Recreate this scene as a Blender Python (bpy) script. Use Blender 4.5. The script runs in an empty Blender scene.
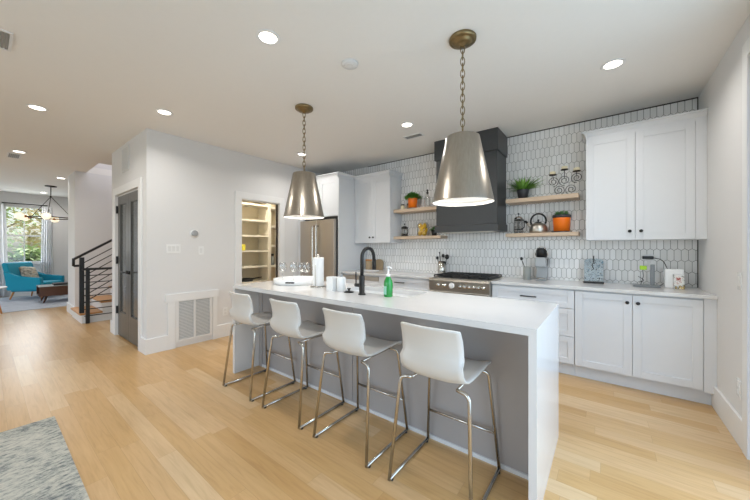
import bpy, bmesh, math, random
from mathutils import Vector, Matrix
PI = math.pi
R = math.radians
sc = bpy.context.scene
col = sc.collection

# ------------------------------------------------------------------ camera
F_PX, YAW, CY, EYE = 300.37, 0.654, 247.68, 1.298
cd = bpy.data.cameras.new('camera')
cd.sensor_width = 36.0
cd.lens = F_PX / 750.0 * 36.0
cd.shift_y = (CY - 250.0) / 750.0
cd.clip_start = 0.03
cam = bpy.data.objects.new('camera', cd)
cam.location = (0, 0, EYE)
cam.rotation_euler = (PI / 2, 0, YAW)
col.objects.link(cam)
sc.camera = cam

# ------------------------------------------------------------------ sky, sun, exposure
sc.view_settings.view_transform = 'Standard'
sc.view_settings.look = 'None'
sc.view_settings.gamma = 1.0
sc.view_settings.use_curve_mapping = False
sc.view_settings.exposure = -0.46

w = bpy.data.worlds.new('sky')
sc.world = w
w.use_nodes = True
nt = w.node_tree
bg = nt.nodes['Background']
sk = nt.nodes.new('ShaderNodeTexSky')
sk.sky_type = 'NISHITA'
sk.sun_disc = False
sk.sun_elevation = R(50)
sk.sun_rotation = R(0)
sk.air_density = 1.0
sk.dust_density = 3.0
nt.links.new(sk.outputs[0], bg.inputs[0])
bg.inputs[1].default_value = 0.6

def area_light(name, loc, rot, sx, sy, power, color=(1, 1, 1), shape='RECTANGLE', spread=PI, parent=None):
    d = bpy.data.lights.new(name, 'AREA')
    d.shape = shape
    d.size = sx
    if shape in ('RECTANGLE', 'ELLIPSE'):
        d.size_y = sy
    d.energy = power
    d.color = color
    d.spread = spread
    o = bpy.data.objects.new(name, d)
    o.location = loc
    o.rotation_euler = rot
    col.objects.link(o)
    if parent:
        o.parent = parent
    return o

sd = bpy.data.lights.new('sun', 'SUN')
sd.energy = 4.5
sd.angle = R(1)
sd.color = (1, .95, .85)
so = bpy.data.objects.new('sun', sd)
so.rotation_euler = (R(-42), 0, R(20))
so.location = (-12, 8, 9)
col.objects.link(so)

DAY = (0.90, 0.955, 1.0)
# front fill lights added in unseen openings; daylight at side opening and living window
for wx, pw_, dc in ((-7.6, 11, DAY), (-4.6, 20, DAY), (-10.5, 34, DAY), (-1.6, 58, (.82, .925, 1.0))):
    area_light('fill_front', (wx, -3.18, 1.35), (R(90), 0, 0), 1.9, 2.2, pw_, dc)
area_light('daylight_side', (0.69, 1.3, 1.3), (0, R(90), 0), 2.3, 2.6, 58, (.66, .85, 1.0))
area_light('daylight_living', (-12.28, 0.68, 1.65), (0, R(-90), 0), 1.5, 0.8, 18, DAY)
area_light('fill_stair', (-7.4, 2.6, 5.1), (0, 0, 0), 0.9, 1.8, 70, (.95, .93, 1))  # added light under the stairwell cap, brightens the stair wall

# ------------------------------------------------------------------ materials
def lin(h):
    h = h.lstrip('#')
    out = []
    for i in (0, 2, 4):
        v = int(h[i:i + 2], 16) / 255
        out.append(v / 12.92 if v <= .04045 else ((v + .055) / 1.055) ** 2.4)
    return tuple(out) + (1,)

MATS = {}
def mat(name, hexc, rough=.5, metal=0.0, scale=12.0, amt=.05, bump=0.0, spec=.5, trans=0.0, emit=None, estr=0, sheen=0, coat=0, stretch=(1, 1, 1)):
    if name in MATS:
        return MATS[name]
    m = bpy.data.materials.new(name)
    m.use_nodes = True
    n = m.node_tree.nodes
    l = m.node_tree.links
    b = n['Principled BSDF']
    c = lin(hexc)
    tc = n.new('ShaderNodeTexCoord')
    mp = n.new('ShaderNodeMapping')
    mp.inputs['Scale'].default_value = stretch
    l.new(tc.outputs['Object'], mp.inputs[0])
    no = n.new('ShaderNodeTexNoise')
    no.inputs['Scale'].default_value = scale
    no.inputs['Detail'].default_value = 3
    l.new(mp.outputs[0], no.inputs['Vector'])
    mx = n.new('ShaderNodeMix')
    mx.data_type = 'RGBA'
    mx.inputs[6].default_value = tuple(max(0, v * (1 - amt)) for v in c[:3]) + (1,)
    mx.inputs[7].default_value = tuple(min(1, v * (1 + amt)) for v in c[:3]) + (1,)
    l.new(no.outputs[0], mx.inputs[0])
    l.new(mx.outputs[2], b.inputs['Base Color'])
    b.inputs['Roughness'].default_value = rough
    b.inputs['Metallic'].default_value = metal
    b.inputs['Specular IOR Level'].default_value = spec
    b.inputs['Transmission Weight'].default_value = trans
    b.inputs['Coat Weight'].default_value = coat
    if sheen:
        b.inputs['Sheen Weight'].default_value = sheen
    if emit:
        b.inputs['Emission Color'].default_value = lin(emit)
        b.inputs['Emission Strength'].default_value = estr
    if bump:
        bp = n.new('ShaderNodeBump')
        bp.inputs['Strength'].default_value = bump
        bp.inputs['Distance'].default_value = .004
        l.new(no.outputs[0], bp.inputs['Height'])
        l.new(bp.outputs[0], b.inputs['Normal'])
    MATS[name] = m
    return m

def nmath(n, l, op, a, b=None, c=None):
    x = n.new('ShaderNodeMath')
    x.operation = op
    for i, v in enumerate((a, b, c)):
        if v is None:
            continue
        if isinstance(v, (int, float)):
            x.inputs[i].default_value = v
        else:
            l.new(v, x.inputs[i])
    return x.outputs[0]

def ramp(n, l, fac, stops):
    r = n.new('ShaderNodeValToRGB')
    e = r.color_ramp.elements
    while len(e) < len(stops):
        e.new(.5)
    for el, (p, h) in zip(e, stops):
        el.position = p
        el.color = lin(h)
    l.new(fac, r.inputs[0])
    return r.outputs[0]

def floor_material():
    m = bpy.data.materials.new('oak_floorboards')
    m.use_nodes = True
    n, l = m.node_tree.nodes, m.node_tree.links
    b = n['Principled BSDF']
    tc = n.new('ShaderNodeTexCoord')
    sp = n.new('ShaderNodeSeparateXYZ')
    l.new(tc.outputs['Object'], sp.inputs[0])
    W, L = .108, 1.25
    yy = nmath(n, l, 'DIVIDE', sp.outputs[1], W)
    row = nmath(n, l, 'FLOOR', yy)
    wn = n.new('ShaderNodeTexWhiteNoise')
    wn.noise_dimensions = '1D'
    l.new(row, wn.inputs['W'])
    xx = nmath(n, l, 'ADD', nmath(n, l, 'DIVIDE', sp.outputs[0], L), nmath(n, l, 'MULTIPLY', wn.outputs[0], 7.3))
    cl = nmath(n, l, 'FLOOR', xx)
    cb = n.new('ShaderNodeCombineXYZ')
    l.new(row, cb.inputs[0]); l.new(cl, cb.inputs[1])
    w2 = n.new('ShaderNodeTexWhiteNoise')
    w2.noise_dimensions = '2D'
    l.new(cb.outputs[0], w2.inputs['Vector'])
    base = ramp(n, l, w2.outputs[0], [(0, '#C8A069'), (.3, '#CEA873'), (.55, '#D1AC79'), (.8, '#D4B182'), (1, '#DABD93')])
    # grain, shifted per board
    mp = n.new('ShaderNodeMapping')
    mp.inputs['Scale'].default_value = (1.6, 22, 1)
    l.new(tc.outputs['Object'], mp.inputs[0])
    ad = n.new('ShaderNodeVectorMath'); ad.operation = 'ADD'
    sc_ = n.new('ShaderNodeVectorMath'); sc_.operation = 'SCALE'
    l.new(w2.outputs[1], sc_.inputs[0]); sc_.inputs['Scale'].default_value = 30
    l.new(mp.outputs[0], ad.inputs[0]); l.new(sc_.outputs[0], ad.inputs[1])
    no = n.new('ShaderNodeTexNoise')
    no.inputs['Scale'].default_value = 2.2
    no.inputs['Detail'].default_value = 5
    no.inputs['Distortion'].default_value = .8
    l.new(ad.outputs[0], no.inputs['Vector'])
    gr = ramp(n, l, no.outputs[0], [(.2, '#E6DFD5'), (.5, '#F8F5F1'), (.75, '#FFFFFF')])
    mx = n.new('ShaderNodeMix'); mx.data_type = 'RGBA'; mx.blend_type = 'MULTIPLY'
    mx.inputs[0].default_value = 1
    l.new(base, mx.inputs[6]); l.new(gr, mx.inputs[7])
    # seams
    fy = nmath(n, l, 'ABSOLUTE', nmath(n, l, 'SUBTRACT', nmath(n, l, 'FRACT', yy), .5))
    fx = nmath(n, l, 'ABSOLUTE', nmath(n, l, 'SUBTRACT', nmath(n, l, 'FRACT', xx), .5))
    s1 = nmath(n, l, 'GREATER_THAN', fy, .5 - .0011 / W)
    s2 = nmath(n, l, 'GREATER_THAN', fx, .5 - .0011 / L)
    s = nmath(n, l, 'MAXIMUM', s1, s2)
    m2 = n.new('ShaderNodeMix'); m2.data_type = 'RGBA'
    l.new(nmath(n, l, 'MULTIPLY', s, .3), m2.inputs[0])
    l.new(mx.outputs[2], m2.inputs[6])
    m2.inputs[7].default_value = lin('#8C6A40')
    l.new(m2.outputs[2], b.inputs['Base Color'])
    b.inputs['Roughness'].default_value = .29
    b.inputs['Specular IOR Level'].default_value = .52
    return m

def tile_material():
    m = bpy.data.materials.new('picket_tile')
    m.use_nodes = True
    n, l = m.node_tree.nodes, m.node_tree.links
    b = n['Principled BSDF']
    tc = n.new('ShaderNodeTexCoord')
    sp = n.new('ShaderNodeSeparateXYZ')
    l.new(tc.outputs['Object'], sp.inputs[0])
    W, Pz, T = .0505, .113, .018
    def lattice(ox, oz):
        u = nmath(n, l, 'DIVIDE', nmath(n, l, 'ADD', sp.outputs[0], ox), W)
        v = nmath(n, l, 'DIVIDE', nmath(n, l, 'ADD', sp.outputs[2], oz), 2 * Pz)
        dx = nmath(n, l, 'MULTIPLY', nmath(n, l, 'ABSOLUTE', nmath(n, l, 'SUBTRACT', nmath(n, l, 'FRACT', u), .5)), W)
        dz = nmath(n, l, 'MULTIPLY', nmath(n, l, 'ABSOLUTE', nmath(n, l, 'SUBTRACT', nmath(n, l, 'FRACT', v), .5)), 2 * Pz)
        s1 = nmath(n, l, 'SUBTRACT', W / 2, dx)
        t = nmath(n, l, 'ADD', dz, nmath(n, l, 'MULTIPLY', dx, T / (W / 2)))
        s2 = nmath(n, l, 'MULTIPLY', nmath(n, l, 'SUBTRACT', Pz / 2 + T / 2, t), .82)
        d = nmath(n, l, 'MINIMUM', s1, s2)
        idn = nmath(n, l, 'ADD', nmath(n, l, 'MULTIPLY', nmath(n, l, 'FLOOR', u), 13.7), nmath(n, l, 'MULTIPLY', nmath(n, l, 'FLOOR', v), 57.3))
        return d, idn
    dA, iA = lattice(.01, .02)
    dB, iB = lattice(.01 + W / 2, .02 + Pz)
    d = nmath(n, l, 'MAXIMUM', dA, dB)
    ab = nmath(n, l, 'GREATER_THAN', dA, dB)
    ii = nmath(n, l, 'ADD', nmath(n, l, 'MULTIPLY', iA, ab), nmath(n, l, 'MULTIPLY', iB, nmath(n, l, 'SUBTRACT', 1.0, ab)))
    wn = n.new('ShaderNodeTexWhiteNoise'); wn.noise_dimensions = '1D'
    l.new(ii, wn.inputs['W'])
    base = ramp(n, l, wn.outputs[0], [(0, '#EAE9E7'), (.5, '#F0EFED'), (1, '#F5F4F3')])
    mr = n.new('ShaderNodeMapRange')
    mr.inputs['From Min'].default_value = .0012
    mr.inputs['From Max'].default_value = .0022
    l.new(d, mr.inputs['Value'])
    mx = n.new('ShaderNodeMix'); mx.data_type = 'RGBA'
    l.new(mr.outputs[0], mx.inputs[0])
    mx.inputs[6].default_value = lin('#6E6B66')
    l.new(base, mx.inputs[7])
    l.new(mx.outputs[2], b.inputs['Base Color'])
    rr = n.new('ShaderNodeMapRange')
    rr.inputs['To Min'].default_value = .8
    rr.inputs['To Max'].default_value = .22
    l.new(mr.outputs[0], rr.inputs['Value'])
    l.new(rr.outputs[0], b.inputs['Roughness'])
    bp = n.new('ShaderNodeBump')
    bp.inputs['Strength'].default_value = .35
    bp.inputs['Distance'].default_value = .002
    l.new(mr.outputs[0], bp.inputs['Height'])
    l.new(bp.outputs[0], b.inputs['Normal'])
    return m

def rug_material(name, stops, scale, stretch, rough=.95):
    m = bpy.data.materials.new(name)
    m.use_nodes = True
    n, l = m.node_tree.nodes, m.node_tree.links
    b = n['Principled BSDF']
    tc = n.new('ShaderNodeTexCoord')
    mp = n.new('ShaderNodeMapping'); mp.inputs['Scale'].default_value = stretch
    l.new(tc.outputs['Object'], mp.inputs[0])
    no = n.new('ShaderNodeTexNoise')
    no.inputs['Scale'].default_value = scale
    no.inputs['Detail'].default_value = 6
    no.inputs['Roughness'].default_value = .78
    l.new(mp.outputs[0], no.inputs['Vector'])
    n2 = n.new('ShaderNodeTexNoise'); n2.inputs['Scale'].default_value = 3.0
    l.new(tc.outputs['Object'], n2.inputs['Vector'])
    f = nmath(n, l, 'ADD', nmath(n, l, 'MULTIPLY', no.outputs[0], .75), nmath(n, l, 'MULTIPLY', n2.outputs[0], .25))
    l.new(ramp(n, l, f, stops), b.inputs['Base Color'])
    b.inputs['Roughness'].default_value = rough
    b.inputs['Specular IOR Level'].default_value = .1
    n3 = n.new('ShaderNodeTexNoise'); n3.inputs['Scale'].default_value = 260
    l.new(tc.outputs['Object'], n3.inputs['Vector'])
    bp = n.new('ShaderNodeBump'); bp.inputs['Strength'].default_value = .5; bp.inputs['Distance'].default_value = .004
    l.new(n3.outputs[0], bp.inputs['Height'])
    l.new(bp.outputs[0], b.inputs['Normal'])
    return m

def pane_material():
    m = bpy.data.materials.new('window_glass')
    m.use_nodes = True
    n, l = m.node_tree.nodes, m.node_tree.links
    n.remove(n['Principled BSDF'])
    t = n.new('ShaderNodeBsdfTransparent')
    g = n.new('ShaderNodeBsdfGlossy'); g.inputs['Roughness'].default_value = .02
    x = n.new('ShaderNodeMixShader'); x.inputs[0].default_value = .06
    l.new(t.outputs[0], x.inputs[1]); l.new(g.outputs[0], x.inputs[2])
    l.new(x.outputs[0], n['Material Output'].inputs[0])
    return m

def clear_glass_material():
    m = bpy.data.materials.new('clear_glass')
    m.use_nodes = True
    n, l = m.node_tree.nodes, m.node_tree.links
    n.remove(n['Principled BSDF'])
    t = n.new('ShaderNodeBsdfTransparent'); t.inputs[0].default_value = (.985, .99, .99, 1)
    g = n.new('ShaderNodeBsdfGlossy'); g.inputs['Roughness'].default_value = .04
    lw = n.new('ShaderNodeLayerWeight'); lw.inputs[0].default_value = .35
    x = n.new('ShaderNodeMixShader')
    l.new(nmath(n, l, 'ADD', nmath(n, l, 'MULTIPLY', lw.outputs[1], .6), .03), x.inputs[0])
    l.new(t.outputs[0], x.inputs[1]); l.new(g.outputs[0], x.inputs[2])
    l.new(x.outputs[0], n['Material Output'].inputs[0])
    return m

def curtain_material():
    m = bpy.data.materials.new('sheer_curtain')
    m.use_nodes = True
    n, l = m.node_tree.nodes, m.node_tree.links
    n.remove(n['Principled BSDF'])
    d = n.new('ShaderNodeBsdfDiffuse'); d.inputs[0].default_value = (.92, .92, .93, 1)
    t = n.new('ShaderNodeBsdfTranslucent'); t.inputs[0].default_value = (.94, .94, .95, 1)
    x = n.new('ShaderNodeMixShader'); x.inputs[0].default_value = .6
    l.new(d.outputs[0], x.inputs[1]); l.new(t.outputs[0], x.inputs[2])
    l.new(x.outputs[0], n['Material Output'].inputs[0])
    return m

M = dict(
    floor=floor_material(), tile=tile_material(), pane=pane_material(), glass=clear_glass_material(), curtain=curtain_material(),
    wall=mat('wall_paint', '#E1E0DF', .7, 0, 40, .012, .04, .3),
    ceiling=mat('ceiling_paint', '#EEECE8', .85, 0, 30, .012, .03, .2),
    trim=mat('trim_paint', '#E9E9E8', .4, 0, 20, .01),
    cabinet=mat('cabinet_white', '#DDDFE2', .38, 0, 15, .01),
    island=mat('island_grey_paint', '#A5A1A0', .45, 0, 15, .02),
    quartz=mat('white_quartz', '#D8D7D6', .12, 0, 9, .02),
    steel=mat('brushed_steel', '#C8C3BA', .32, 1, 8, .06, 0, .5, stretch=(60, 1, 1)),
    fridge=mat('fridge_steel', '#B8B0A7', .33, 1, 8, .05, stretch=(1, 1, 30)),
    chrome=mat('satin_chrome', '#C9C6C0', .22, 1, 10, .04),
    nickel=mat('aged_nickel', '#A59E93', .31, 1, 10, .16, .04, stretch=(9, 9, .5)),
    brass=mat('antique_brass', '#8C7B5A', .35, 1, 25, .15),
    black=mat('matt_black', '#141415', .38, 0, 25, .1),
    iron=mat('cast_iron', '#1B1B1C', .55, 0, 60, .15, .2),
    charcoal=mat('hood_charcoal', '#3C3D3E', .42, 0, 12, .04),
    door=mat('closet_door_paint', '#55534F', .3, 0, 12, .05),
    doorpanel=mat('closet_door_panel', '#5C5E5C', .2, 0, 12, .05),
    bronze=mat('dark_bronze', '#33291F', .45, .3, 20, .1),
    oak=mat('pale_oak', '#CBB39A', .5, 0, 6, .13, .05, stretch=(2, 25, 25)),
    tread=mat('stair_tread_oak', '#C08D58', .4, 0, 6, .15, stretch=(2, 25, 25)),
    legwood=mat('beech_leg', '#C98B4C', .4, 0, 8, .15, stretch=(8, 8, 1)),
    walnut=mat('dark_walnut', '#55331F', .4, 0, 6, .3, stretch=(20, 2, 20)),
    plastic=mat('white_plastic', '#D6D3CE', .34, 0, 20, .01),
    white=mat('white_ceramic', '#F0F0EF', .25, 0, 20, .01),
    paper=mat('paper_towel', '#F2F2F0', .9, 0, 120, .02, .3),
    orange=mat('orange_glaze', '#FA7B16', .35, 0, 20, .05),
    soil=mat('dark_soil', '#2E2620', .95, 0, 120, .4, .6),
    pot=mat('dark_pot', '#38383C', .45, 0, 30, .1),
    leaf=mat('leaf_green', '#5C9A38', .5, 0, 30, .35),
    fern=mat('fern_green', '#6C9A3C', .5, 0, 40, .35),
    succ=mat('succulent_green', '#5E8450', .55, 0, 60, .4),
    soap=mat('green_soap', '#128A38', .12, 0, 10, .06, coat=.5),
    label=mat('pale_label', '#8FC9B4', .5, 0, 60, .1),
    lemon=mat('lemon_skin', '#F6C428', .45, 0, 60, .08, .2),
    wax=mat('cream_wax', '#EFE3BF', .5, 0, 20, .03),
    grey=mat('grey_plastic', '#A5A8AA', .4, 0, 20, .03),
    slate=mat('slate_plastic', '#7F8386', .4, 0, 20, .03),
    stone=mat('grey_stoneware', '#90938F', .6, 0, 40, .06),
    teal=mat('teal_fabric', '#1893AE', .9, 0, 90, .12, .3, .2, sheen=.3),
    seatteal=mat('teal_cushion', '#1C9CB8', .9, 0, 90, .12, .3, .2, sheen=.3),
    tan=mat('tan_board', '#A99273', .55, 0, 8, .2, stretch=(12, 1, 2)),
    yellow=mat('yellow_card', '#E5D94A', .6, 0, 20, .05),
    lime=mat('lime_tag', '#A6D62C', .5, 0, 20, .05),
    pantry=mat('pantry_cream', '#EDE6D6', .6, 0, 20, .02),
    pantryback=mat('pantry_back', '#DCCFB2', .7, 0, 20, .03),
    lens=mat('lamp_lens', '#FFFFFF', .5, 0, 5, 0, emit='#FFF6E8', estr=9),
    shade_in=mat('shade_lining', '#F4F1EA', .6, 0, 5, .01),
    glow=mat('shade_diffuser', '#FFFFFF', .6, 0, 5, 0, emit='#FFF4E2', estr=.4),
    globe=mat('globe_bulb', '#FFF3DF', .3, 0, 5, 0, emit='#FFE9C4', estr=1.3),
    copper=mat('copper_cap', '#B5794B', .35, .9, 20, .1),
    vent=mat('vent_white', '#E0E0DF', .5, 0, 20, .01),
    ventdark=mat('vent_shadow', '#AEB3B3', .7, 0, 20, .05),  # flat grey behind the slats, their shade put into the colour
    ventgrey=mat('ceiling_vent_grey', '#8F8F8D', .6, 0, 20, .05),
    foliage=mat('tree_leaves', '#A3B981', .7, 0, 2, .35),
    foliage2=mat('yellow_leaves', '#D6C68F', .7, 0, 2, .3),
    bark=mat('tree_bark', '#5C4D3E', .9, 0, 20, .3, .5),
    grass=mat('lawn_grass', '#8A9A62', .95, 0, 3, .25, .3),
    rug=rug_material('distressed_rug', [(.36, '#596066'), (.44, '#8E918C'), (.5, '#B3B2A8'), (.56, '#C6C3B6'), (.68, '#D2CEC0')], 9.0, (5.5, 2.2, 1)),
    shag=rug_material('pale_living_rug', [(.3, '#B4BAC4'), (.55, '#C6CBD4'), (.75, '#D5D8DE')], 6, (1, 1, 1)),
    cushion=rug_material('patterned_cushion', [(.38, '#4C4F52'), (.47, '#9B978C'), (.53, '#D8D2C4'), (.6, '#BFA98A')], 4.0, (1, 4, 4)),
    mosaic=rug_material('patterned_board', [(.43, '#1B2127'), (.46, '#D8DEDF'), (.49, '#5E8498'), (.515, '#E2E6E7'), (.545, '#1B2127'), (.58, '#8FB0BF')], 30.0, (1, 1, 1), .4),
    print=rug_material('printed_card', [(.40, '#B5564A'), (.44, '#EFEFEA'), (.50, '#E9E9E4'), (.53, '#3D434C'), (.57, '#D8B65A'), (.6, '#EFEFEA')], 14.0, (1, 1, 1), .5),
)

# ------------------------------------------------------------------ mesh building
class MB:
    def __init__(self):
        self.bm = bmesh.new()

    def box(self, x0, x1, y0, y1, z0, z1, bev=0.0):
        bm = bmesh.new()
        v = [bm.verts.new((x, y, z)) for x in (x0, x1) for y in (y0, y1) for z in (z0, z1)]
        for f in ((0, 1, 3, 2), (4, 6, 7, 5), (0, 4, 5, 1), (2, 3, 7, 6), (0, 2, 6, 4), (1, 5, 7, 3)):
            bm.faces.new([v[i] for i in f])
        if bev:
            bmesh.ops.bevel(bm, geom=list(bm.edges), offset=bev, segments=2, profile=.5, affect='EDGES')
        self._add(bm)
        return self

    def _add(self, bm, mtx=None):
        bmesh.ops.recalc_face_normals(bm, faces=bm.faces)
        if mtx is not None:
            bm.transform(mtx)
        me = bpy.data.meshes.new('t')
        bm.to_mesh(me)
        bm.free()
        self.bm.from_mesh(me)
        bpy.data.meshes.remove(me)

    def prism(self, pts, axis, a0, a1, bev=0):
        """closed 2-D outline pushed along an axis"""
        bm = bmesh.new()
        def P(p, a):
            return {'x': (a, p[0], p[1]), 'y': (p[0], a, p[1]), 'z': (p[0], p[1], a)}[axis]
        A = [bm.verts.new(P(p, a0)) for p in pts]
        B = [bm.verts.new(P(p, a1)) for p in pts]
        bm.faces.new(A)
        bm.faces.new(B[::-1])
        k = len(pts)
        for i in range(k):
            bm.faces.new((A[i], B[i], B[(i + 1) % k], A[(i + 1) % k]))
        if bev:
            bmesh.ops.bevel(bm, geom=list(bm.edges), offset=bev, segments=2, profile=.5, affect='EDGES')
        self._add(bm)
        return self

    def lathe(self, prof, cx=0, cy=0, cz=0, seg=28, smooth=True, close=False):
        bm = bmesh.new()
        rings = []
        for r, z in prof:
            if r < 1e-6:
                rings.append([bm.verts.new((cx, cy, cz + z))])
            else:
                rings.append([bm.verts.new((cx + r * math.cos(2 * PI * i / seg), cy + r * math.sin(2 * PI * i / seg), cz + z)) for i in range(seg)])
        for a, b in zip(rings, rings[1:]):
            for i in range(seg):
                j = (i + 1) % seg
                if len(a) == 1 and len(b) == 1:
                    continue
                if len(a) == 1:
                    f = bm.faces.new((a[0], b[j], b[i]))
                elif len(b) == 1:
                    f = bm.faces.new((a[i], a[j], b[0]))
                else:
                    f = bm.faces.new((a[i], a[j], b[j], b[i]))
                f.smooth = smooth
        self._add(bm)
        return self

    def tube(self, path, r, seg=10, closed=False, fillet=0, r_end=None):
        pts = [Vector(p) for p in path]
        if fillet:
            out = [pts[0]]
            for a, b, c in zip(pts, pts[1:], pts[2:]):
                d1 = (a - b); d2 = (c - b)
                f = min(fillet, d1.length * .45, d2.length * .45)
                p1 = b + d1.normalized() * f
                p2 = b + d2.normalized() * f
                for k in range(6):
                    t = k / 5
                    out.append(p1 * (1 - t) ** 2 + b * 2 * t * (1 - t) + p2 * t * t)
            out.append(pts[-1])
            pts = out
        n = len(pts)
        bm = bmesh.new()
        rings = []
        up = None
        for i, p in enumerate(pts):
            if closed:
                t = (pts[(i + 1) % n] - pts[i - 1]).normalized()
            else:
                t = (pts[min(i + 1, n - 1)] - pts[max(i - 1, 0)]).normalized()
            if up is None:
                up = Vector((0, 0, 1)) if abs(t.z) < .9 else Vector((1, 0, 0))
            x = t.cross(up).normalized()
            up = x.cross(t).normalized()
            rr = r if r_end is None else r + (r_end - r) * i / max(1, n - 1)
            rings.append([bm.verts.new(p + (x * math.cos(2 * PI * k / seg) + up * math.sin(2 * PI * k / seg)) * rr) for k in range(seg)])
        rng = range(n if closed else n - 1)
        for i in rng:
            a, b = rings[i], rings[(i + 1) % n]
            for k in range(seg):
                f = bm.faces.new((a[k], a[(k + 1) % seg], b[(k + 1) % seg], b[k]))
                f.smooth = True
        if not closed:
            bm.faces.new(rings[0][::-1])
            bm.faces.new(rings[-1])
        self._add(bm)
        return self

    def ball(self, c, r, sx=1, sy=1, sz=1, sub=2):
        bm = bmesh.new()
        bmesh.ops.create_icosphere(bm, subdivisions=sub, radius=r)
        for f in bm.faces:
            f.smooth = True
        self._add(bm, Matrix.Translation(c) @ Matrix.Diagonal((sx, sy, sz, 1)))
        return self

    def quadstrip(self, rows, smooth=True, thick=0):
        """grid of points -> surface, optionally given a thickness"""
        bm = bmesh.new()
        V = [[bm.verts.new(p) for p in r] for r in rows]
        for a, b in zip(V, V[1:]):
            for i in range(len(a) - 1):
                f = bm.faces.new((a[i], a[i + 1], b[i + 1], b[i]))
                f.smooth = smooth
        if thick:
            bm.normal_update()
            bmesh.ops.solidify(bm, geom=list(bm.faces), thickness=thick)
            for f in bm.faces:
                f.smooth = smooth
        self._add(bm)
        return self

    def blade(self, base, tip, width, droop=0, seg=4):
        b, t = Vector(base), Vector(tip)
        d = t - b
        side = d.cross(Vector((0, 0, 1)))
        side = side.normalized() if side.length > 1e-5 else Vector((1, 0, 0))
        rows = []
        for i in range(seg + 1):
            u = i / seg
            p = b + d * u + Vector((0, 0, -droop * u * u + droop * .6 * u))
            wv = width * (.35 + 1.3 * u if u < .5 else 2 * (1 - u)) + .0006
            rows.append([p - side * wv / 2, p, p + side * wv / 2])
            rows[-1][1] = p + Vector((0, 0, -.15 * wv))
        bm = self.bm
        V = [[bm.verts.new(p) for p in r] for r in rows]
        for a, c in zip(V, V[1:]):
            for i in range(2):
                f = bm.faces.new((a[i], a[i + 1], c[i + 1], c[i]))
                f.smooth = True
        return self

    def build(self, name, m, parent=None, loc=(0, 0, 0), rot=(0, 0, 0), normals=False):
        me = bpy.data.meshes.new(name)
        if normals:
            bmesh.ops.recalc_face_normals(self.bm, faces=self.bm.faces)
        self.bm.to_mesh(me)
        self.bm.free()
        me.materials.append(m)
        o = bpy.data.objects.new(name, me)
        col.objects.link(o)
        o.location = loc
        o.rotation_euler = rot
        if parent:
            o.parent = parent
        return o

def tag(o, label=None, cat=None, group=None, kind=None):
    if label: o['label'] = label
    if cat: o['category'] = cat
    if group: o['group'] = group
    if kind: o['kind'] = kind
    return o

def thing(name, label, cat, loc=(0, 0, 0), rz=0, group=None):
    o = bpy.data.objects.new(name, None)
    o.empty_display_size = .1
    col.objects.link(o)
    o.location = loc
    o.rotation_euler = (0, 0, rz)
    return tag(o, label, cat, group)

def struct(name, mb, m):
    return tag(mb.build(name, m), kind='structure')

def dup(root, loc, label, group=None, rz=None):
    r = root.copy()
    col.objects.link(r)
    r.location = loc
    if rz is not None:
        r.rotation_euler = (0, 0, rz)
    r['label'] = label
    if group: r['group'] = group
    def rec(a, b):
        for ch in list(a.children):
            c = ch.copy()
            col.objects.link(c)
            c.parent = b
            rec(ch, c)
    rec(root, r)
    return r

# ------------------------------------------------------------------ room shell
H = 2.749
XR, YB, XP, YP, XF, YF = .711, 4.198, -4.419, 1.207, -12.4, -3.2
struct('floor', MB().box(XF - .1, XR + .1, YF - .1, YB + .1, -.1, 0), M['floor'])
c = MB()
c.box(XF - .1, XR + .1, YF - .1, YP + .004, H, H + .12)
c.box(-6.905, XR + .1, YP + .004, YB + .1, H, H + .12)
c.box(XF - .1, -7.95, YP + .004, YB + .1, H, H + .12)
struct('ceiling', c, M['ceiling'])
struct('wall_back', MB().box(XF - .1, XR + .1, YB, YB + .12, 0, H), M['tile'])
# right wall with a tall glazed opening beside the camera
r = MB()
r.box(XR, XR + .12, 2.85, YB, 0, H)
r.box(XR, XR + .12, YF, -.8, 0, H)
r.box(XR, XR + .12, -.8, 2.85, 2.48, H)
struct('wall_right', r, M['wall'])
t = MB()
t.box(XR - .02, XR, 2.85, 2.937, 0, 2.573)
t.box(XR - .02, XR, -.8, 2.85, 2.48, 2.573)
struct('trim_1', t, M['trim'])
# front wall behind the camera with openings added for the fill lights
f = MB()
f.box(XF, XR + .12, YF - .12, YF, 0, .22)
f.box(XF, XR + .12, YF - .12, YF, 2.48, H)
for a, b in ((XF, -11.5), (-9.5, -8.6), (-6.6, -5.6), (-3.6, -2.6), (-.6, XR + .12)):
    f.box(a, b, YF - .12, YF, .22, 2.48)
struct('wall_front', f, M['wall'])
# far wall with the living room window
WY0, WY1, WZ0, WZ1 = .2, 1.16, .88, 2.42
f = MB()
f.box(XF - .12, XF, YF, WY0, 0, H)
f.box(XF - .12, XF, WY1, YB, 0, H)
f.box(XF - .12, XF, WY0, WY1, 0, WZ0)
f.box(XF - .12, XF, WY0, WY1, WZ1, H)
struct('wall_left', f, M['wall'])
# pantry wall
OY0, OY1, OZ = 2.40, 3.072, 2.05
f = MB()
f.box(XP - .1, XP, YP, OY0, 0, H)
f.box(XP - .1, XP, OY1, YB, 0, H)
f.box(XP - .1, XP, OY0, OY1, OZ, H)
struct('wall_pantry', f, M['wall'])
# closet wall
CX0, CX1, CZ = -5.765, -4.68, 2.07
f = MB()
f.box(-6.03, CX0, YP, YP + .1, 0, H)
f.box(CX1, XP - .1, YP, YP + .1, 0, H)
f.box(CX0, CX1, YP, YP + .1, CZ, H)
struct('wall_closet', f, M['wall'])
struct('wall_stair_side', MB().box(-6.03, -5.93, YP + .1, YB, 0, 5.2), M['wall'])
struct('wall_closet_back', MB().box(-5.93, XP - .1, 1.95, 2.03, 0, H), M['wall'])
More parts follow.
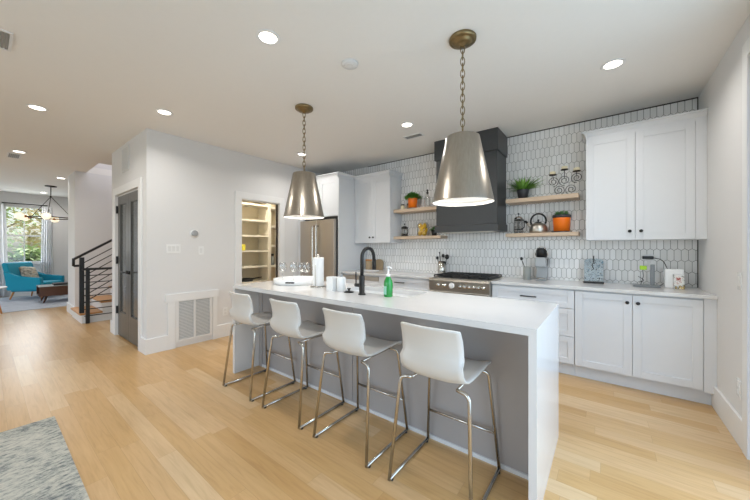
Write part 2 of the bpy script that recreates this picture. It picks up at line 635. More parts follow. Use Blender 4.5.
# stair wall and the well above it
f = MB()
f.box(-8.71, -7.95, 1.055, YB, 0, H)
f.box(-8.05, -7.95, 1.055 + .16, YB, H + .12, 5.2)
f.box(-7.95, -6.03, YP - .1, YP + .004, H + .12, 5.2)
f.box(-7.95, -6.03, YB, YB + .12, H, 5.2)
f.box(-8.05, -5.93, YP - .1, YB + .12, 5.2, 5.3)
struct('wall_stair', f, M['wall'])
# pantry room
f = MB()
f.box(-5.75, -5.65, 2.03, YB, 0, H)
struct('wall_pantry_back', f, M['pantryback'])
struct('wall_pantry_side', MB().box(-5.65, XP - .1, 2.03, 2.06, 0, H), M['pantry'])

# baseboards
BH = .185
def base_board(name, boxes):
    b = MB()
    for x0, x1, y0, y1 in boxes:
        b.box(x0, x1, y0, y1, 0, BH, .003)
    struct(name, b, M['trim'])
base_board('baseboard_right', [(XR - .018, XR, 2.937, 3.655)])
base_board('baseboard_pantry', [(XP, XP + .018, YP - .018, 1.50), (XP, XP + .018, 1.99, 2.297), (XP, XP + .018, 3.18, 3.42), (-4.59, XP, YP - .018, YP)])
base_board('baseboard_closet', [(-6.03, -5.87, YP - .018, YP), (-6.048, -6.03, YP - .018, 2.2)])
base_board('baseboard_left', [(XF, XF + .018, YF, YB)])
base_board('baseboard_stair', [(-8.728, -7.95, 1.037, 1.055)])

# casings
def casing(name, axis, pos, a0, a1, z, wd=.1, th=.02, sgn=1):
    b = MB()
    def bx(u0, u1, z0, z1):
        if axis == 'x':
            b.box(min(pos, pos + sgn * th), max(pos, pos + sgn * th), u0, u1, z0, z1, .003)
        else:
            b.box(u0, u1, min(pos, pos + sgn * th), max(pos, pos + sgn * th), z0, z1, .003)
    bx(a0 - wd, a0, 0, z)
    bx(a1, a1 + wd, 0, z)
    bx(a0 - wd, a1 + wd, z, z + wd)
    struct(name, b, M['trim'])
casing('trim_2', 'x', XP, OY0, OY1, OZ, .1)
casing('trim_3', 'y', YP, CX0, CX1, CZ, .105, .02, -1)
# metal edging round the tile
t = MB()
t.box(XR - .006, XR, YB - .012, YB, .914, H)
t.box(-3.38, XR, YB - .012, YB, H - .008, H)
struct('trim_4', t, M['bronze'])
# jamb lining of the pantry opening
t = MB()
t.box(XP - .1, XP, OY0, OY0 + .012, 0, OZ)
t.box(XP - .1, XP, OY0, OY1, OZ - .012, OZ)
struct('trim_5', t, M['trim'])
d2 = tag(MB().box(XP - .075, XP - .03, OY1 - .013, OY1 - .001, 0, OZ - .013).build('door_2', M['bronze']), kind='structure')

# closet double door
d1 = tag(MB().box(CX0, CX0 + .02, YP + .02, YP + .09, 0, CZ).box(CX1 - .02, CX1, YP + .02, YP + .09, 0, CZ).box(CX0, CX1, YP + .02, YP + .09, CZ - .02, CZ).build('door_1', M['trim']), kind='structure')
cxm = (CX0 + CX1) / 2
for s, x0, x1 in ((-1, CX0 + .022, cxm - .0015), (1, cxm + .0015, CX1 - .022)):
    lf = MB()
    y0, y1 = YP + .012, YP + .05
    lf.box(x0, x0 + .11, y0, y1, .012, CZ - .022, .002)
    lf.box(x1 - .11, x1, y0, y1, .012, CZ - .022, .002)
    lf.box(x0 + .11, x1 - .11, y0, y1, .012, .36, .002)
    lf.box(x0 + .11, x1 - .11, y0, y1, 1.925, CZ - .022, .002)
    leaf_ = lf.build('door_leaf', M['door'], d1)
    MB().box(x0 + .105, x1 - .105, y0 + .016, y0 + .03, .355, 1.93).build('door_panel', M['doorpanel'], leaf_)
    hx = cxm + s * .05
    h = MB().lathe([(0, 0), (.026, 0), (.026, .012), (0, .012)], 0, 0, 0, 16)
    h.tube([(0, 0, .01), (0, 0, .045), (s * .115, 0, .045)], .009, 8, fillet=.02)
    h.build('door_handle', M['black'], leaf_, (hx, y0, .955), (PI / 2, 0, 0))
    for z in (1.86, 1.115, .38):
        ex = CX0 + .012 if s < 0 else CX1 - .012
        MB().box(ex - .026, ex + .014, y0 - .022, y0, z - .055, z + .055, .003).build('hinge', M['black'], leaf_)

# living room window
wb = MB()
for a, b in ((WY0, WY0 + .05), (WY1 - .05, WY1)):
    wb.box(XF - .1, XF - .03, a, b, WZ0, WZ1)
wb.box(XF - .1, XF - .03, WY0, WY1, WZ0, WZ0 + .05)
wb.box(XF - .1, XF - .03, WY0, WY1, WZ1 - .05, WZ1)
win = tag(wb.build('window_1', M['trim']), kind='structure')
MB().box(XF - .085, XF - .045, WY0 + .05, WY1 - .05, 1.6, 1.645).build('sash_rail', M['trim'], win)
MB().box(XF - .08, XF - .05, .665, .685, WZ0 + .05, WZ1 - .05).build('glazing_bar', M['trim'], win)
MB().box(XF - .068, XF - .062, WY0 + .05, WY1 - .05, WZ0 + .05, WZ1 - .05).build('pane', M['pane'], win)
MB().box(XF - .02, XF + .05, WY0 - .03, WY1 + .03, WZ0 - .03, WZ0, .004).build('sill', M['trim'], win)

# stairs: bottom step and the flight behind it
st = MB()
tr = MB()
for k in range(9):
    y0 = 1.02 + .27 * k
    st.box(-7.948, -7.09, y0, y0 + .27, 0, .175 * (k + 1) - .03)
stairs = tag(st.build('stairs', M['trim']), kind='structure')
for k in range(9):
    y0 = 1.02 + .27 * k
    MB().box(-7.948, -7.07, y0 - .025, y0 + .27, .175 * (k + 1) - .03, .175 * (k + 1), .004).build('tread', M['tread'], stairs)

# ------------------------------------------------------------------ outdoors behind the window
struct('ground', MB().box(-60, XF - .12, -30, 30, -.7, -.6), M['grass'])
random.seed(4)
def tree(x, y, hgt, rad, label, m, seed):
    rd = random.Random(seed)
    t = thing('garden_tree', label, 'tree', (x, y, -.6), 0, 'trees outside the living room window')
    tk = MB().tube([(0, 0, 0), (.05, .04, hgt * .4), (-.04, 0, hgt * .75)], .16, 8, r_end=.06)
    for k in range(5):
        a = k * 1.3
        tk.tube([(0, 0, hgt * (.3 + .08 * k)), (math.cos(a) * rad * .7, math.sin(a) * rad * .7, hgt * (.5 + .08 * k))], .05, 6, r_end=.02)
    tk.build('trunk', M['bark'], t)
    b = MB()
    for k in range(1500):
        u, v = rd.random() * 2 * PI, rd.uniform(-1, 1)
        q = rd.random() ** .45
        s = math.sqrt(1 - v * v)
        p = Vector((rad * q * s * math.cos(u), rad * q * s * math.sin(u), hgt * .58 + hgt * .44 * q * v))
        dv = Vector((rd.uniform(-1, 1), rd.uniform(-1, 1), rd.uniform(-.6, .6))).normalized() * rd.uniform(.16, .3)
        b.blade(p, p + dv, .13, .02, 2)
    b.build('leaves', m, t)
tree(-16.6, -1.0, 4.2, 1.15, 'green leafy garden tree seen through the left half of the window', M['foliage'], 1)
tree(-18.6, 1.9, 5.2, 1.4, 'yellowing garden tree seen through the upper right of the window', M['foliage2'], 2)
tree(-24, .2, 6.5, 2.3, 'tall green garden tree farthest behind the window', M['foliage'], 3)
tree(-15.6, 1.0, 1.9, .75, 'low green garden bush seen at the bottom of the window', M['foliage'], 5)

# ------------------------------------------------------------------ cabinets
def shaker(mb, x0, x1, z0, z1, y, th=.02, rail=.062):
    """door in the XZ plane whose front face is at y"""
    mb.box(x0, x0 + rail, y, y + th, z0, z1, .0015)
    mb.box(x1 - rail, x1, y, y + th, z0, z1, .0015)
    mb.box(x0 + rail, x1 - rail, y, y + th, z0, z0 + rail, .0015)
    mb.box(x0 + rail, x1 - rail, y, y + th, z1 - rail, z1, .0015)
    mb.box(x0 + rail - .002, x1 - rail + .002, y + .009, y + th, z0 + rail - .002, z1 - rail + .002)
    return mb

def knob(parent, x, y, z):
    MB().lathe([(0, 0), (.006, 0), (.006, .012), (.014, .017), (.015, .024), (.011, .03), (0, .031)], 0, 0, 0, 14).build('knob', M['black'], parent, (x, y, z), (PI / 2, 0, 0))

def pull(parent, x, y, z, L=.16):
    b = MB()
    b.box(-L / 2, L / 2, -.034, -.024, -.006, .006, .002)
    for s in (-1, 1):
        b.box(s * L * .4 - .005, s * L * .4 + .005, -.026, 0, -.005, .005)
    b.build('handle', M['black'], parent, (x, y, z))

def crown(parent, x0, x1, yf, z0, z1, left=True, right=True, out=.04, right_end=None):
    b = MB()
    prof = [(0, 0), (-.004, 0), (-.006, .35), (-.5, .8), (-1, .86), (-1, 1), (0, 1)]
    pts = [(yf + p[0] * out + (YB - .003 - yf if i in (0, 6) else 0), z0 + p[1] * (z1 - z0)) for i, p in enumerate(prof)]
    b.prism(pts, 'x', x0, x1)
    if left:
        b.prism([(x0 + (p[0] * out if i not in (0, 6) else .01), z0 + p[1] * (z1 - z0)) for i, p in enumerate(prof)], 'y', yf - out * .98, YB - .003)
    if right:
        b.prism([(x1 - (p[0] * out if i not in (0, 6) else -.01), z0 + p[1] * (z1 - z0)) for i, p in enumerate(prof)], 'y', yf - out * .98, right_end or (YB - .003))
    return b.build('crown_moulding', M['cabinet'], parent)

# upper right
u = thing('wall_cabinet', 'large white two-door wall cabinet against the right wall', 'cabinet')
MB().box(-.161, XR - .001, 3.888, YB - .003, 1.374, 2.43).build('carcass', M['cabinet'], u)
MB().box(.641, XR - .001, 3.868, 3.888, 1.374, 2.43).build('filler', M['cabinet'], u)
a = shaker(MB(), -.161, .2305, 1.377, 2.428, 3.866).build('door', M['cabinet'], u)
knob(a, .19, 3.866, 1.46)
a = shaker(MB(), .2335, .639, 1.377, 2.428, 3.866).build('door', M['cabinet'], u)
knob(a, .274, 3.866, 1.46)
crown(u, -.163, XR - .002, 3.868, 2.428, 2.512, True, False)
# upper left
u = thing('wall_cabinet', 'white two-door wall cabinet between the fridge surround and the shelves', 'cabinet')
MB().box(-3.398, -2.668, 3.888, YB - .003, 1.374, 2.43).build('carcass', M['cabinet'], u)
a = shaker(MB(), -3.396, -3.0265, 1.377, 2.428, 3.866).build('door', M['cabinet'], u)
knob(a, -3.062, 3.866, 1.465)
a = shaker(MB(), -3.0235, -2.67, 1.377, 2.428, 3.866).build('door', M['cabinet'], u)
knob(a, -2.99, 3.866, 1.465)
crown(u, -3.396, -2.668, 3.868, 2.428, 2.512, False, True)
# fridge surround
u = thing('fridge_cabinet', 'tall white cabinet surround over and beside the steel fridge', 'cabinet')
MB().box(-3.42, -3.40, 3.478, YB - .003, 0, 2.43).box(-4.417, -4.285, 3.478, YB - .003, 0, 2.43).build('side_panel', M['cabinet'], u)
MB().box(-4.285, -3.42, 3.498, YB - .003, 1.817, 2.43).build('carcass', M['cabinet'], u)
for x0, x1, kx in ((-4.283, -3.8535, -3.89), (-3.8505, -3.422, -3.815)):
    a = shaker(MB(), x0, x1, 1.819, 2.426, 3.478).build('door', M['cabinet'], u)
    knob(a, kx, 3.478, 1.88)
crown(u, -4.417, -3.402, 3.478, 2.428, 2.512, False, True, right_end=3.822)
MB().box(-4.28, -3.43, 3.52, 4.1, 1.765, 1.815).build('gap_shade', M['black'], u)  # solid black block painting the shade in the gap above the fridge

# base cabinets, right run
def base_box(u, x0, x1, yb=YB - .003):
    MB().box(x0, x1, 3.592, yb, .12, .883).build('carcass', M['cabinet'], u)
    MB().box(x0, x1, 3.648, yb, 0, .12).build('toe_kick', M['cabinet'], u)
u = thing('base_cabinet', 'white two-door base cabinet at the right wall with two black knobs', 'cabinet')
base_box(u, -.241, XR - .001)
MB().box(.638, XR - .001, 3.572, 3.592, .12, .883).build('filler', M['cabinet'], u)
a = shaker(MB(), -.239, .1935, .135, .868, 3.57).build('door', M['cabinet'], u)
knob(a, .158, 3.57, .80)
a = shaker(MB(), .1965, .635, .135, .868, 3.57).build('door', M['cabinet'], u)
knob(a, .232, 3.57, .80)

u = thing('drawer_cabinet', 'white three-drawer base cabinet right of the range', 'cabinet')
base_box(u, -1.035, -.243)
for z0, z1 in ((.135, .405), (.409, .685), (.689, .868)):
    a = shaker(MB(), -1.033, -.245, z0, z1, 3.57, rail=.055).build('drawer', M['cabinet'], u)
    pull(a, -.655, 3.57, (z0 + z1) / 2)
# left run
u = thing('drawer_cabinet', 'white drawer base cabinet left of the range behind the green bottle', 'cabinet')
base_box(u, -2.665, -1.805)
for z0, z1 in ((.135, .405), (.409, .685), (.689, .868)):
    a = shaker(MB(), -2.663, -1.807, z0, z1, 3.57, rail=.055).build('drawer', M['cabinet'], u)
    pull(a, -2.29, 3.57, .81 if z0 > .6 else (z0 + z1) / 2)
u = thing('dishwasher', 'white built-in dishwasher with steel control strip beside fridge surround', 'dishwasher')
MB().box(-3.396, -2.667, 3.592, YB - .003, .1, .882).build('body', M['cabinet'], u)
MB().box(-3.396, -2.667, 3.648, YB - .003, 0, .1).build('toe_kick', M['cabinet'], u)
MB().box(-3.394, -2.669, 3.57, 3.592, .11, .795, .003).build('door', M['cabinet'], u)
MB().box(-3.394, -3.05, 3.566, 3.592, .798, .862, .003).box(-3.046, -2.669, 3.566, 3.592, .798, .862, .003).build('control_strip', M['fridge'], u)

# worktops along the back wall
tag(MB().box(-1.037, XR - .001, 3.546, YB - .002, .884, .914, .003).build('worktop', M['quartz']), 'white quartz worktop along the back wall right of the range', 'worktop')
tag(MB().box(-3.397, -1.803, 3.546, YB - .002, .884, .914, .003).build('worktop', M['quartz']), 'white quartz worktop along the back wall left of the range', 'worktop')

# ------------------------------------------------------------------ range
u = thing('range_cooker', 'steel gas range with black grates between the white base cabinets', 'range', (0, 0, 0))
RX0, RX1, RY = -1.80, -1.04, 3.50
MB().box(RX0, RX1, RY + .02, 4.18, .1, .905).build('body', M['steel'], u)
for x in (RX0 + .05, RX1 - .05):
    for y in (RY + .08, 4.1):
        MB().lathe([(0, 0), (.02, 0), (.018, .1), (0, .1)], x, y, 0, 12).build('foot', M['black'], u)
pn = MB().prism([(RY + .03, .765), (RY - .002, .77), (RY - .012, .885), (RY, .905), (RY + .03, .905)], 'x', RX0, RX1).build('control_panel', M['steel'], u)
for x in (-1.67, -1.585, -1.385, -1.33, -1.275, -1.217, -1.168, -1.112):
    MB().lathe([(0, 0), (.024, 0), (.024, .006), (.02, .008), (.018, .032), (0, .033)], 0, 0, 0, 18).build('knob', M['chrome'], pn, (x, RY - .007, .83), (PI / 2, 0, 0))
MB().lathe([(0, 0), (.034, 0), (.034, .012), (.029, .014), (0, .014)], 0, 0, 0, 24).build('dial', M['white'], pn, (-1.492, RY - .007, .832), (PI / 2, 0, 0))
od = MB().box(RX0 + .01, RX1 - .01, RY - .005, RY + .03, .22, .755, .006).build('oven_door', M['steel'], u)
hb = MB().tube([(RX0 + .06, RY - .05, .71), (RX1 - .06, RY - .05, .71)], .012, 10)
for x in (RX0 + .09, RX1 - .09):
    hb.tube([(x, RY - .05, .71), (x, RY, .71)], .008, 8)
hb.build('handle', M['chrome'], od)
MB().box(RX0 + .15, RX1 - .15, RY - .008, RY, .36, .62, .004).build('oven_glass', M['doorpanel'], od)
MB().box(RX0 + .01, RX1 - .01, RY, RY + .03, .1, .21, .004).build('kick_drawer', M['steel'], u)
MB().box(RX0, RX1, RY + .0, 4.18, .905, .918, .003).build('cooktop', M['steel'], u)
MB().box(RX0 + .03, RX1 - .03, RY + .06, 4.14, .918, .921).build('burner_tray', M['iron'], u)
for i in range(3):
    gx0 = RX0 + .03 + i * .234
    g = MB()
    gx1 = gx0 + .228
    for x in (gx0, (gx0 + gx1) / 2 - .006, gx1 - .012):
        g.box(x, x + .012, RY + .07, 4.13, .938, .95)
    for k in range(6):
        y = RY + .07 + k * .11
        g.box(gx0, gx1, y, y + .012, .938, .95)
    for x in (gx0, gx1 - .012):
        for y in (RY + .07, 4.118):
            g.box(x, x + .012, y, y + .012, .921, .938)
    g.build('grate', M['iron'], u)
    for y in (RY + .2, RY + .48):
        MB().lathe([(0, 0), (.045, 0), (.042, .012), (0, .014)], (gx0 + gx1) / 2, y, .921, 18).build('burner', M['iron'], u)

# ------------------------------------------------------------------ hood
u = thing('range_hood', 'tall charcoal range hood reaching the ceiling above the gas range', 'range hood')
MB().box(-1.838, -1.037, 3.78, YB - .003, 1.575, 2.49).build('body', M['charcoal'], u)
MB().box(-1.855, -1.02, 3.75, YB - .003, 2.482, H - .003, .003).build('crown_band', M['charcoal'], u)
MB().prism([(3.78, 1.60), (3.758, 1.585), (3.758, 1.505), (YB - .003, 1.505), (YB - .003, 1.60)], 'x', -1.855, -1.02).build('bottom_band', M['charcoal'], u)
MB().box(-1.78, -1.1, 3.82, 4.14, 1.498, 1.506).build('filter', M['steel'], u)

# ------------------------------------------------------------------ fridge
u = thing('fridge', 'stainless steel french-door fridge in the white surround', 'fridge')
MB().box(-4.272, -3.435, 3.46, 4.12, .03, 1.755).build('body', M['charcoal'], u)
for x0, x1, hx in ((-4.272, -3.8535, -3.895), (-3.8485, -3.435, -3.807)):
    a = MB().box(x0, x1, 3.405, 3.458, .69, 1.76, .006).build('door', M['fridge'], u)
    b = MB().tube([(hx, 3.405, .80), (hx, 3.355, .80), (hx, 3.355, 1.66), (hx, 3.405, 1.66)], .013, 10, fillet=.02)
    b.build('handle', M['chrome'], a)
for z0, z1 in ((.38, .685), (.07, .375)):
    a = MB().box(-4.272, -3.435, 3.405, 3.458, z0, z1, .006).build('drawer', M['fridge'], u)
    MB().tube([(-4.17, 3.405, z1 - .06), (-4.17, 3.355, z1 - .06), (-3.54, 3.355, z1 - .06), (-3.54, 3.405, z1 - .06)], .013, 10, fillet=.02).build('handle', M['chrome'], a)
for x in (-4.22, -3.49):
    MB().box(x - .03, x + .03, 3.47, 3.55, 0, .03).box(x - .03, x + .03, 4.0, 4.1, 0, .03).build('foot', M['black'], u)

# ------------------------------------------------------------------ island
IX0, IX1, IY0, IY1 = -3.07, -.254, 1.578, 2.40
u = thing('island_cabinet', 'long pale grey cabinet under the white kitchen island worktop', 'kitchen island')
TH = .036
SX0, SX1, SY0, SY1 = -1.95, -1.2, 2.0, 2.31
SD = .70
MB().box(IX0 + TH + .06, -1.662, 1.86, IY1 - .02, .0, SD - .02).box(-1.658, IX1 - TH - .001, 1.86, IY1 - .02, .0, SD - .02) \
    .box(IX0 + TH + .06, -1.662, 1.86, SY0 - .04, SD - .02, .878).box(-1.658, IX1 - TH - .001, 1.86, SY0 - .04, SD - .02, .878) \
    .box(IX0 + TH + .06, IX1 - TH - .001, SY1 + .04, IY1 - .02, SD - .02, .878).build('back_panel', M['island'], u)
MB().box(IX0 + TH + .001, IX0 + TH + .06, 1.85, IY1 - .02, 0, .879).build('end_stile', M['island'], u)
MB().box(IX0 + TH + .06, IX1 - TH - .001, 1.85, 1.87, 0, .024, .002).build('plinth', M['cabinet'], u)

u = thing('island_worktop', 'thick white quartz island worktop with waterfall ends', 'worktop')
t = MB()
t.box(IX0, SX0, IY0, IY1, .914 - TH, .914)
t.box(SX1, IX1, IY0, IY1, .914 - TH, .914)
t.box(SX0, SX1, IY0, SY0, .914 - TH, .914)
t.box(SX0, SX1, SY1, IY1, .914 - TH, .914)
t.build('top', M['quartz'], u)
MB().box(IX0, IX0 + TH, IY0, IY1, 0, .914 - TH).build('waterfall_end', M['quartz'], u)
MB().box(IX1 - TH, IX1, IY0, IY1, 0, .914 - TH).build('waterfall_end', M['quartz'], u)

u = thing('kitchen_sink', 'white undermount sink set into the island worktop behind the black tap', 'sink')
s = MB()
zt = .914 - TH - .001
s.box(SX0 - .012, SX1 + .012, SY0 - .012, SY0, SD, zt)
s.box(SX0 - .012, SX1 + .012, SY1, SY1 + .012, SD, zt)
s.box(SX0 - .012, SX0, SY0, SY1, SD, zt)
s.box(SX1, SX1 + .012, SY0, SY1, SD, zt)
s.box(SX0, SX1, SY0, SY1, SD, SD + .012)
s.build('basin', M['white'], u)
MB().lathe([(0, 0), (.04, 0), (.04, .004), (0, .006)], (SX0 + SX1) / 2, (SY0 + SY1) / 2, SD + .012, 18).build('drain', M['chrome'], u)

TOP = .914
# tap
u = thing('kitchen_tap', 'tall matt black pull-down tap standing on the island', 'tap', (-1.58, 1.885, TOP))
MB().lathe([(0, 0), (.031, 0), (.031, .008), (.023, .012), (.023, .15), (.018, .158), (0, .158)], 0, 0, 0, 20).build('base', M['black'], u)
arc = [(0, 0, .15), (0, 0, .30)]
for k in range(13):
    a = PI - PI * k / 12
    arc.append((0, .08 + .08 * math.cos(a), .30 + .08 * math.sin(a)))
arc.append((0, .162, .28))
MB().tube(arc, .0148, 12).build('spout', M['black'], u)
MB().tube([(0, .162, .285), (0, .164, .195)], .0178, 12).build('spray_head', M['black'], u)
MB().tube([(-.02, 0, .075), (-.07, 0, .075)], .015, 10).tube([(-.062, 0, .075), (-.066, 0, .185)], .006, 8).build('lever', M['black'], u)
# soap bottle
u = thing('soap_bottle', 'green hand soap bottle with white pump in front of tap', 'bottle', (-1.352, 1.935, TOP))
MB().lathe([(0, 0), (.033, 0), (.036, .006), (.036, .1), (.032, .125), (.02, .15), (.017, .158), (0, .158)], 0, 0, 0, 24).build('bottle', M['soap'], u)
bm_l = MB()
rows = []
for z in (.02, .085):
    rows.append([(.0367 * math.cos(a), .0367 * math.sin(a), z) for a in [R(-150 + 9 * k) for k in range(9)]])
bm_l.quadstrip(rows)
bm_l.build('label', M['label'], u)
MB().lathe([(0, .158), (.017, .158), (.017, .176), (.007, .178), (.007, .222), (.013, .224), (.013, .236), (0, .237)], 0, 0, 0, 16).tube([(0, 0, .23), (.036, -.012, .228), (.04, -.013, .221)], .0055, 8).build('pump', M['white'], u)
# canisters
u = thing('soap_dispenser', 'white ceramic soap dispenser with grey pump next to black stopper', 'dispenser', (-1.85, 1.925, TOP))
MB().lathe([(0, 0), (.036, 0), (.039, .004), (.039, .118), (.034, .126), (0, .127)], 0, 0, 0, 24).build('body', M['white'], u)
MB().lathe([(0, .127), (.011, .127), (.011, .14), (.005, .142), (.005, .165), (.01, .166), (.01, .174), (0, .175)], 0, 0, 0, 14).tube([(0, 0, .17), (-.035, 0, .168)], .0045, 8).build('pump', M['grey'], u)
u = thing('sponge_caddy', 'square white ceramic holder left of the soap dispenser', 'holder', (-1.945, 1.905, TOP))
s = MB()
s.box(-.042, .042, -.03, .03, 0, .006)
for x0, x1, y0, y1 in ((-.042, .042, -.03, -.024), (-.042, .042, .024, .03), (-.042, -.036, -.024, .024), (.036, .042, -.024, .024)):
    s.box(x0, x1, y0, y1, .006, .125, .001)
s.build('body', M['white'], u)
u = thing('sink_stopper', 'flat black sink stopper lying beside the tap', 'stopper', (-1.75, 1.915, TOP))
MB().lathe([(0, 0), (.042, 0), (.044, .005), (.03, .012), (0, .013)], 0, 0, 0, 22).build('disc', M['black'], u)
MB().lathe([(0, .013), (.008, .013), (.008, .024), (.016, .028), (.014, .036), (0, .037)], 0, 0, 0, 14).build('knob', M['black'], u)
# paper towel
u = thing('paper_towel_holder', 'steel upright paper towel holder on the island beside tray', 'towel holder', (-2.235, 2.0, TOP))
MB().lathe([(0, 0), (.082, 0), (.082, .008), (.02, .012), (0, .012)], 0, 0, 0, 28).build('base', M['chrome'], u)
MB().lathe([(0, .012), (.006, .012), (.006, .29), (.013, .293), (.014, .31), (.008, .318), (0, .319)], 0, 0, 0, 14).build('rod', M['chrome'], u)
MB().tube([(.03, -.064, .01), (.03, -.064, .20), (.029, -.06, .215)], .0035, 8).build('tension_arm', M['steel'], u)
MB().lathe([(.02, .0125), (.053, .0125), (.054, .016), (.054, .283), (.053, .287), (.02, .287), (.02, .0125)], -2.235, 2.0, TOP, 32).build('paper_roll', M['paper'])
tag(bpy.data.objects['paper_roll'], 'white paper towel roll standing on its steel holder', 'paper towel')
# tray
TX, TY = -2.655, 2.085
u = thing('serving_tray', 'round white serving tray with black handles holding the wine glasses', 'tray', (TX, TY, TOP))
MB().lathe([(0, 0), (.242, 0), (.25, .006), (.254, .055), (.246, .055), (.242, .012), (0, .012)], 0, 0, 0, 48).build('tray', M['white'], u)
for a in (R(-56), R(124)):
    hx, hy = .258 * math.cos(a), .258 * math.sin(a)
    MB().box(-.045, .045, -.006, .008, .024, .038, .003).build('handle', M['black'], u, (hx, hy, 0), (0, 0, a + PI / 2))
gl = thing('wine_glass', 'stemmed wine glass at the near left edge of the tray', 'wine glass', (-2.85, 2.03, TOP + .0125), 0, 'wine glasses on the white tray')
MB().lathe([(0, 0), (.036, .001), (.034, .004), (.006, .009), (.0042, .02), (.0042, .088), (.012, .097), (0, .1)], 0, 0, 0, 22).build('foot_and_stem', M['glass'], gl)
MB().lathe([(.006, .096), (.028, .108), (.042, .132), (.044, .155), (.039, .185), (.034, .207), (.0325, .207), (.0375, .185), (.0425, .155), (.0405, .133), (.027, .11), (.005, .099)], 0, 0, 0, 24).build('bowl', M['glass'], gl)
dup(gl, (-2.765, 2.11, TOP + .0125), 'stemmed wine glass second from the left on the tray', 'wine glasses on the white tray')
dup(gl, (-2.68, 2.16, TOP + .0125), 'stemmed wine glass third from the left on the tray', 'wine glasses on the white tray')
dup(gl, (-2.59, 2.15, TOP + .0125), 'stemmed wine glass nearest the paper towel roll', 'wine glasses on the white tray')

# ------------------------------------------------------------------ stools
G = 'bar stools along the island'
st = thing('bar_stool', 'leftmost white bar stool, at the far end of the island', 'stool', (-2.6, 1.597, 0), 0, G)
prof = [(.228, .578), (.227, .592), (.208, .603), (.15, .607), (.08, .604), (0, .6), (-.08, .597), (-.135, .6), (-.17, .614), (-.194, .646), (-.205, .692), (-.207, .742), (-.21, .79), (-.22, .84), (-.236, .88), (-.243, .892)]
wid = [.17, .184, .19, .192, .192, .19, .187, .185, .182, .179, .177, .176, .175, .174, .171, .168]
rows = []
for (y, z), hw in zip(prof, wid):
    row = []
    for k in range(13):
        s = -1 + 2 * k / 12
        lift = .012 * abs(s) ** 3
        if z > .7:
            row.append((hw * s, y + .03 * s * s, z - .004 * s ** 6))
        else:
            row.append((hw * s, y, z + lift + .01 * abs(s) ** 3))
    rows.append(row)
MB().quadstrip(rows, True, .011).build('seat', M['plastic'], st)
TR = .0095
for sx in (-1, 1):
    MB().tube([(sx * .23, -.232, .012), (sx * .197, -.165, .576), (sx * .13, -.155, .584)], TR, 10, fillet=.045).build('leg', M['chrome'], st)
    MB().tube([(sx * .23, .228, .012), (sx * .186, .17, .58), (sx * .13, .15, .588)], TR, 10, fillet=.045).build('leg', M['chrome'], st)
    MB().tube([(sx * .23, -.232, .012), (sx * .23, .228, .012)], TR, 10).build('floor_runner', M['chrome'], st)
    for y in (-.21, .205):
        MB().lathe([(0, 0), (.012, 0), (.012, .008), (0, .008)], sx * .23, y, 0, 10).build('glide', M['black'], st)
MB().tube([(-.214, .207, .222), (.214, .207, .222)], TR * .85, 10).build('footrest', M['chrome'], st)
for sx in (-1, 1):
    MB().tube([(sx * .13, -.155, .584), (sx * .13, .15, .588)], .007, 8).build('under_rail', M['chrome'], st)
dup(st, (-1.96, 1.6, 0), 'second white bar stool from the left at the island', G)
dup(st, (-1.343, 1.6, 0), 'third white bar stool from the left, in front of the black tap', G)
dup(st, (-.72, 1.6, 0), 'rightmost white bar stool, nearest and largest of the four at the island', G)

# ------------------------------------------------------------------ ceiling fixtures
def chain_mesh(z0, z1, link=.056):
    b = MB()
    n = int(round((z1 - z0) / (link * .78)))
    stp = (z1 - z0) / n
    for i in range(n):
        z = z0 + stp * (i + .5)
        a = PI / 2 * (i % 2) + .22
        pts = []
        for k in range(14):
            t = 2 * PI * k / 14
            r_, h_ = .0145 * math.cos(t), link * .56 * math.sin(t)
            pts.append((r_ * math.cos(a), r_ * math.sin(a), z + h_))
        b.tube(pts, .003, 6, closed=True)
    return b
PG = 'cone pendants over the island'
p = thing('pendant_light', 'conical nickel pendant hanging over the left half of island', 'pendant light', (-2.472, 2.02, H), math.atan2(2.02, -2.45), PG)
ZB, ZT = 1.612 - H, 2.065 - H
MB().lathe([(0, 0), (.088, 0), (.092, -.006), (.09, -.022), (.078, -.027), (.066, -.028), (.062, -.04), (.04, -.045), (.02, -.05), (.012, -.06), (0, -.06)], 0, 0, 0, 32).build('canopy', M['brass'], p)
chain_mesh(ZT + .035, -.056).build('chain', M['brass'], p)
MB().lathe([(0, ZT + .04), (.008, ZT + .04), (.01, ZT + .02), (.02, ZT + .012), (.022, ZT), (0, ZT)], 0, 0, 0, 18).build('cap', M['nickel'], p)
MB().lathe([(0, ZT), (.107, ZT), (.112, ZT - .004), (.205, ZB + .004), (.207, ZB), (.203, ZB)], 0, 0, 0, 64).build('shade', M['nickel'], p)
MB().lathe([(.2025, ZB), (.108, ZT - .006), (0, ZT - .007)], 0, 0, 0, 48).build('shade_lining', M['shade_in'], p)
MB().lathe([(0, ZB + .03), (.195, ZB + .03), (.195, ZB + .034), (0, ZB + .034)], 0, 0, 0, 48).build('diffuser', M['glow'], p)
area_light('pendant_glow', (0, 0, ZB + .02), (0, 0, 0), .34, .34, 5, (1, .95, .88), 'DISK', PI, p)
dup(p, (-.784, 2.02, H), 'conical nickel pendant hanging over the right half of island', PG, math.atan2(2.02, -.79))

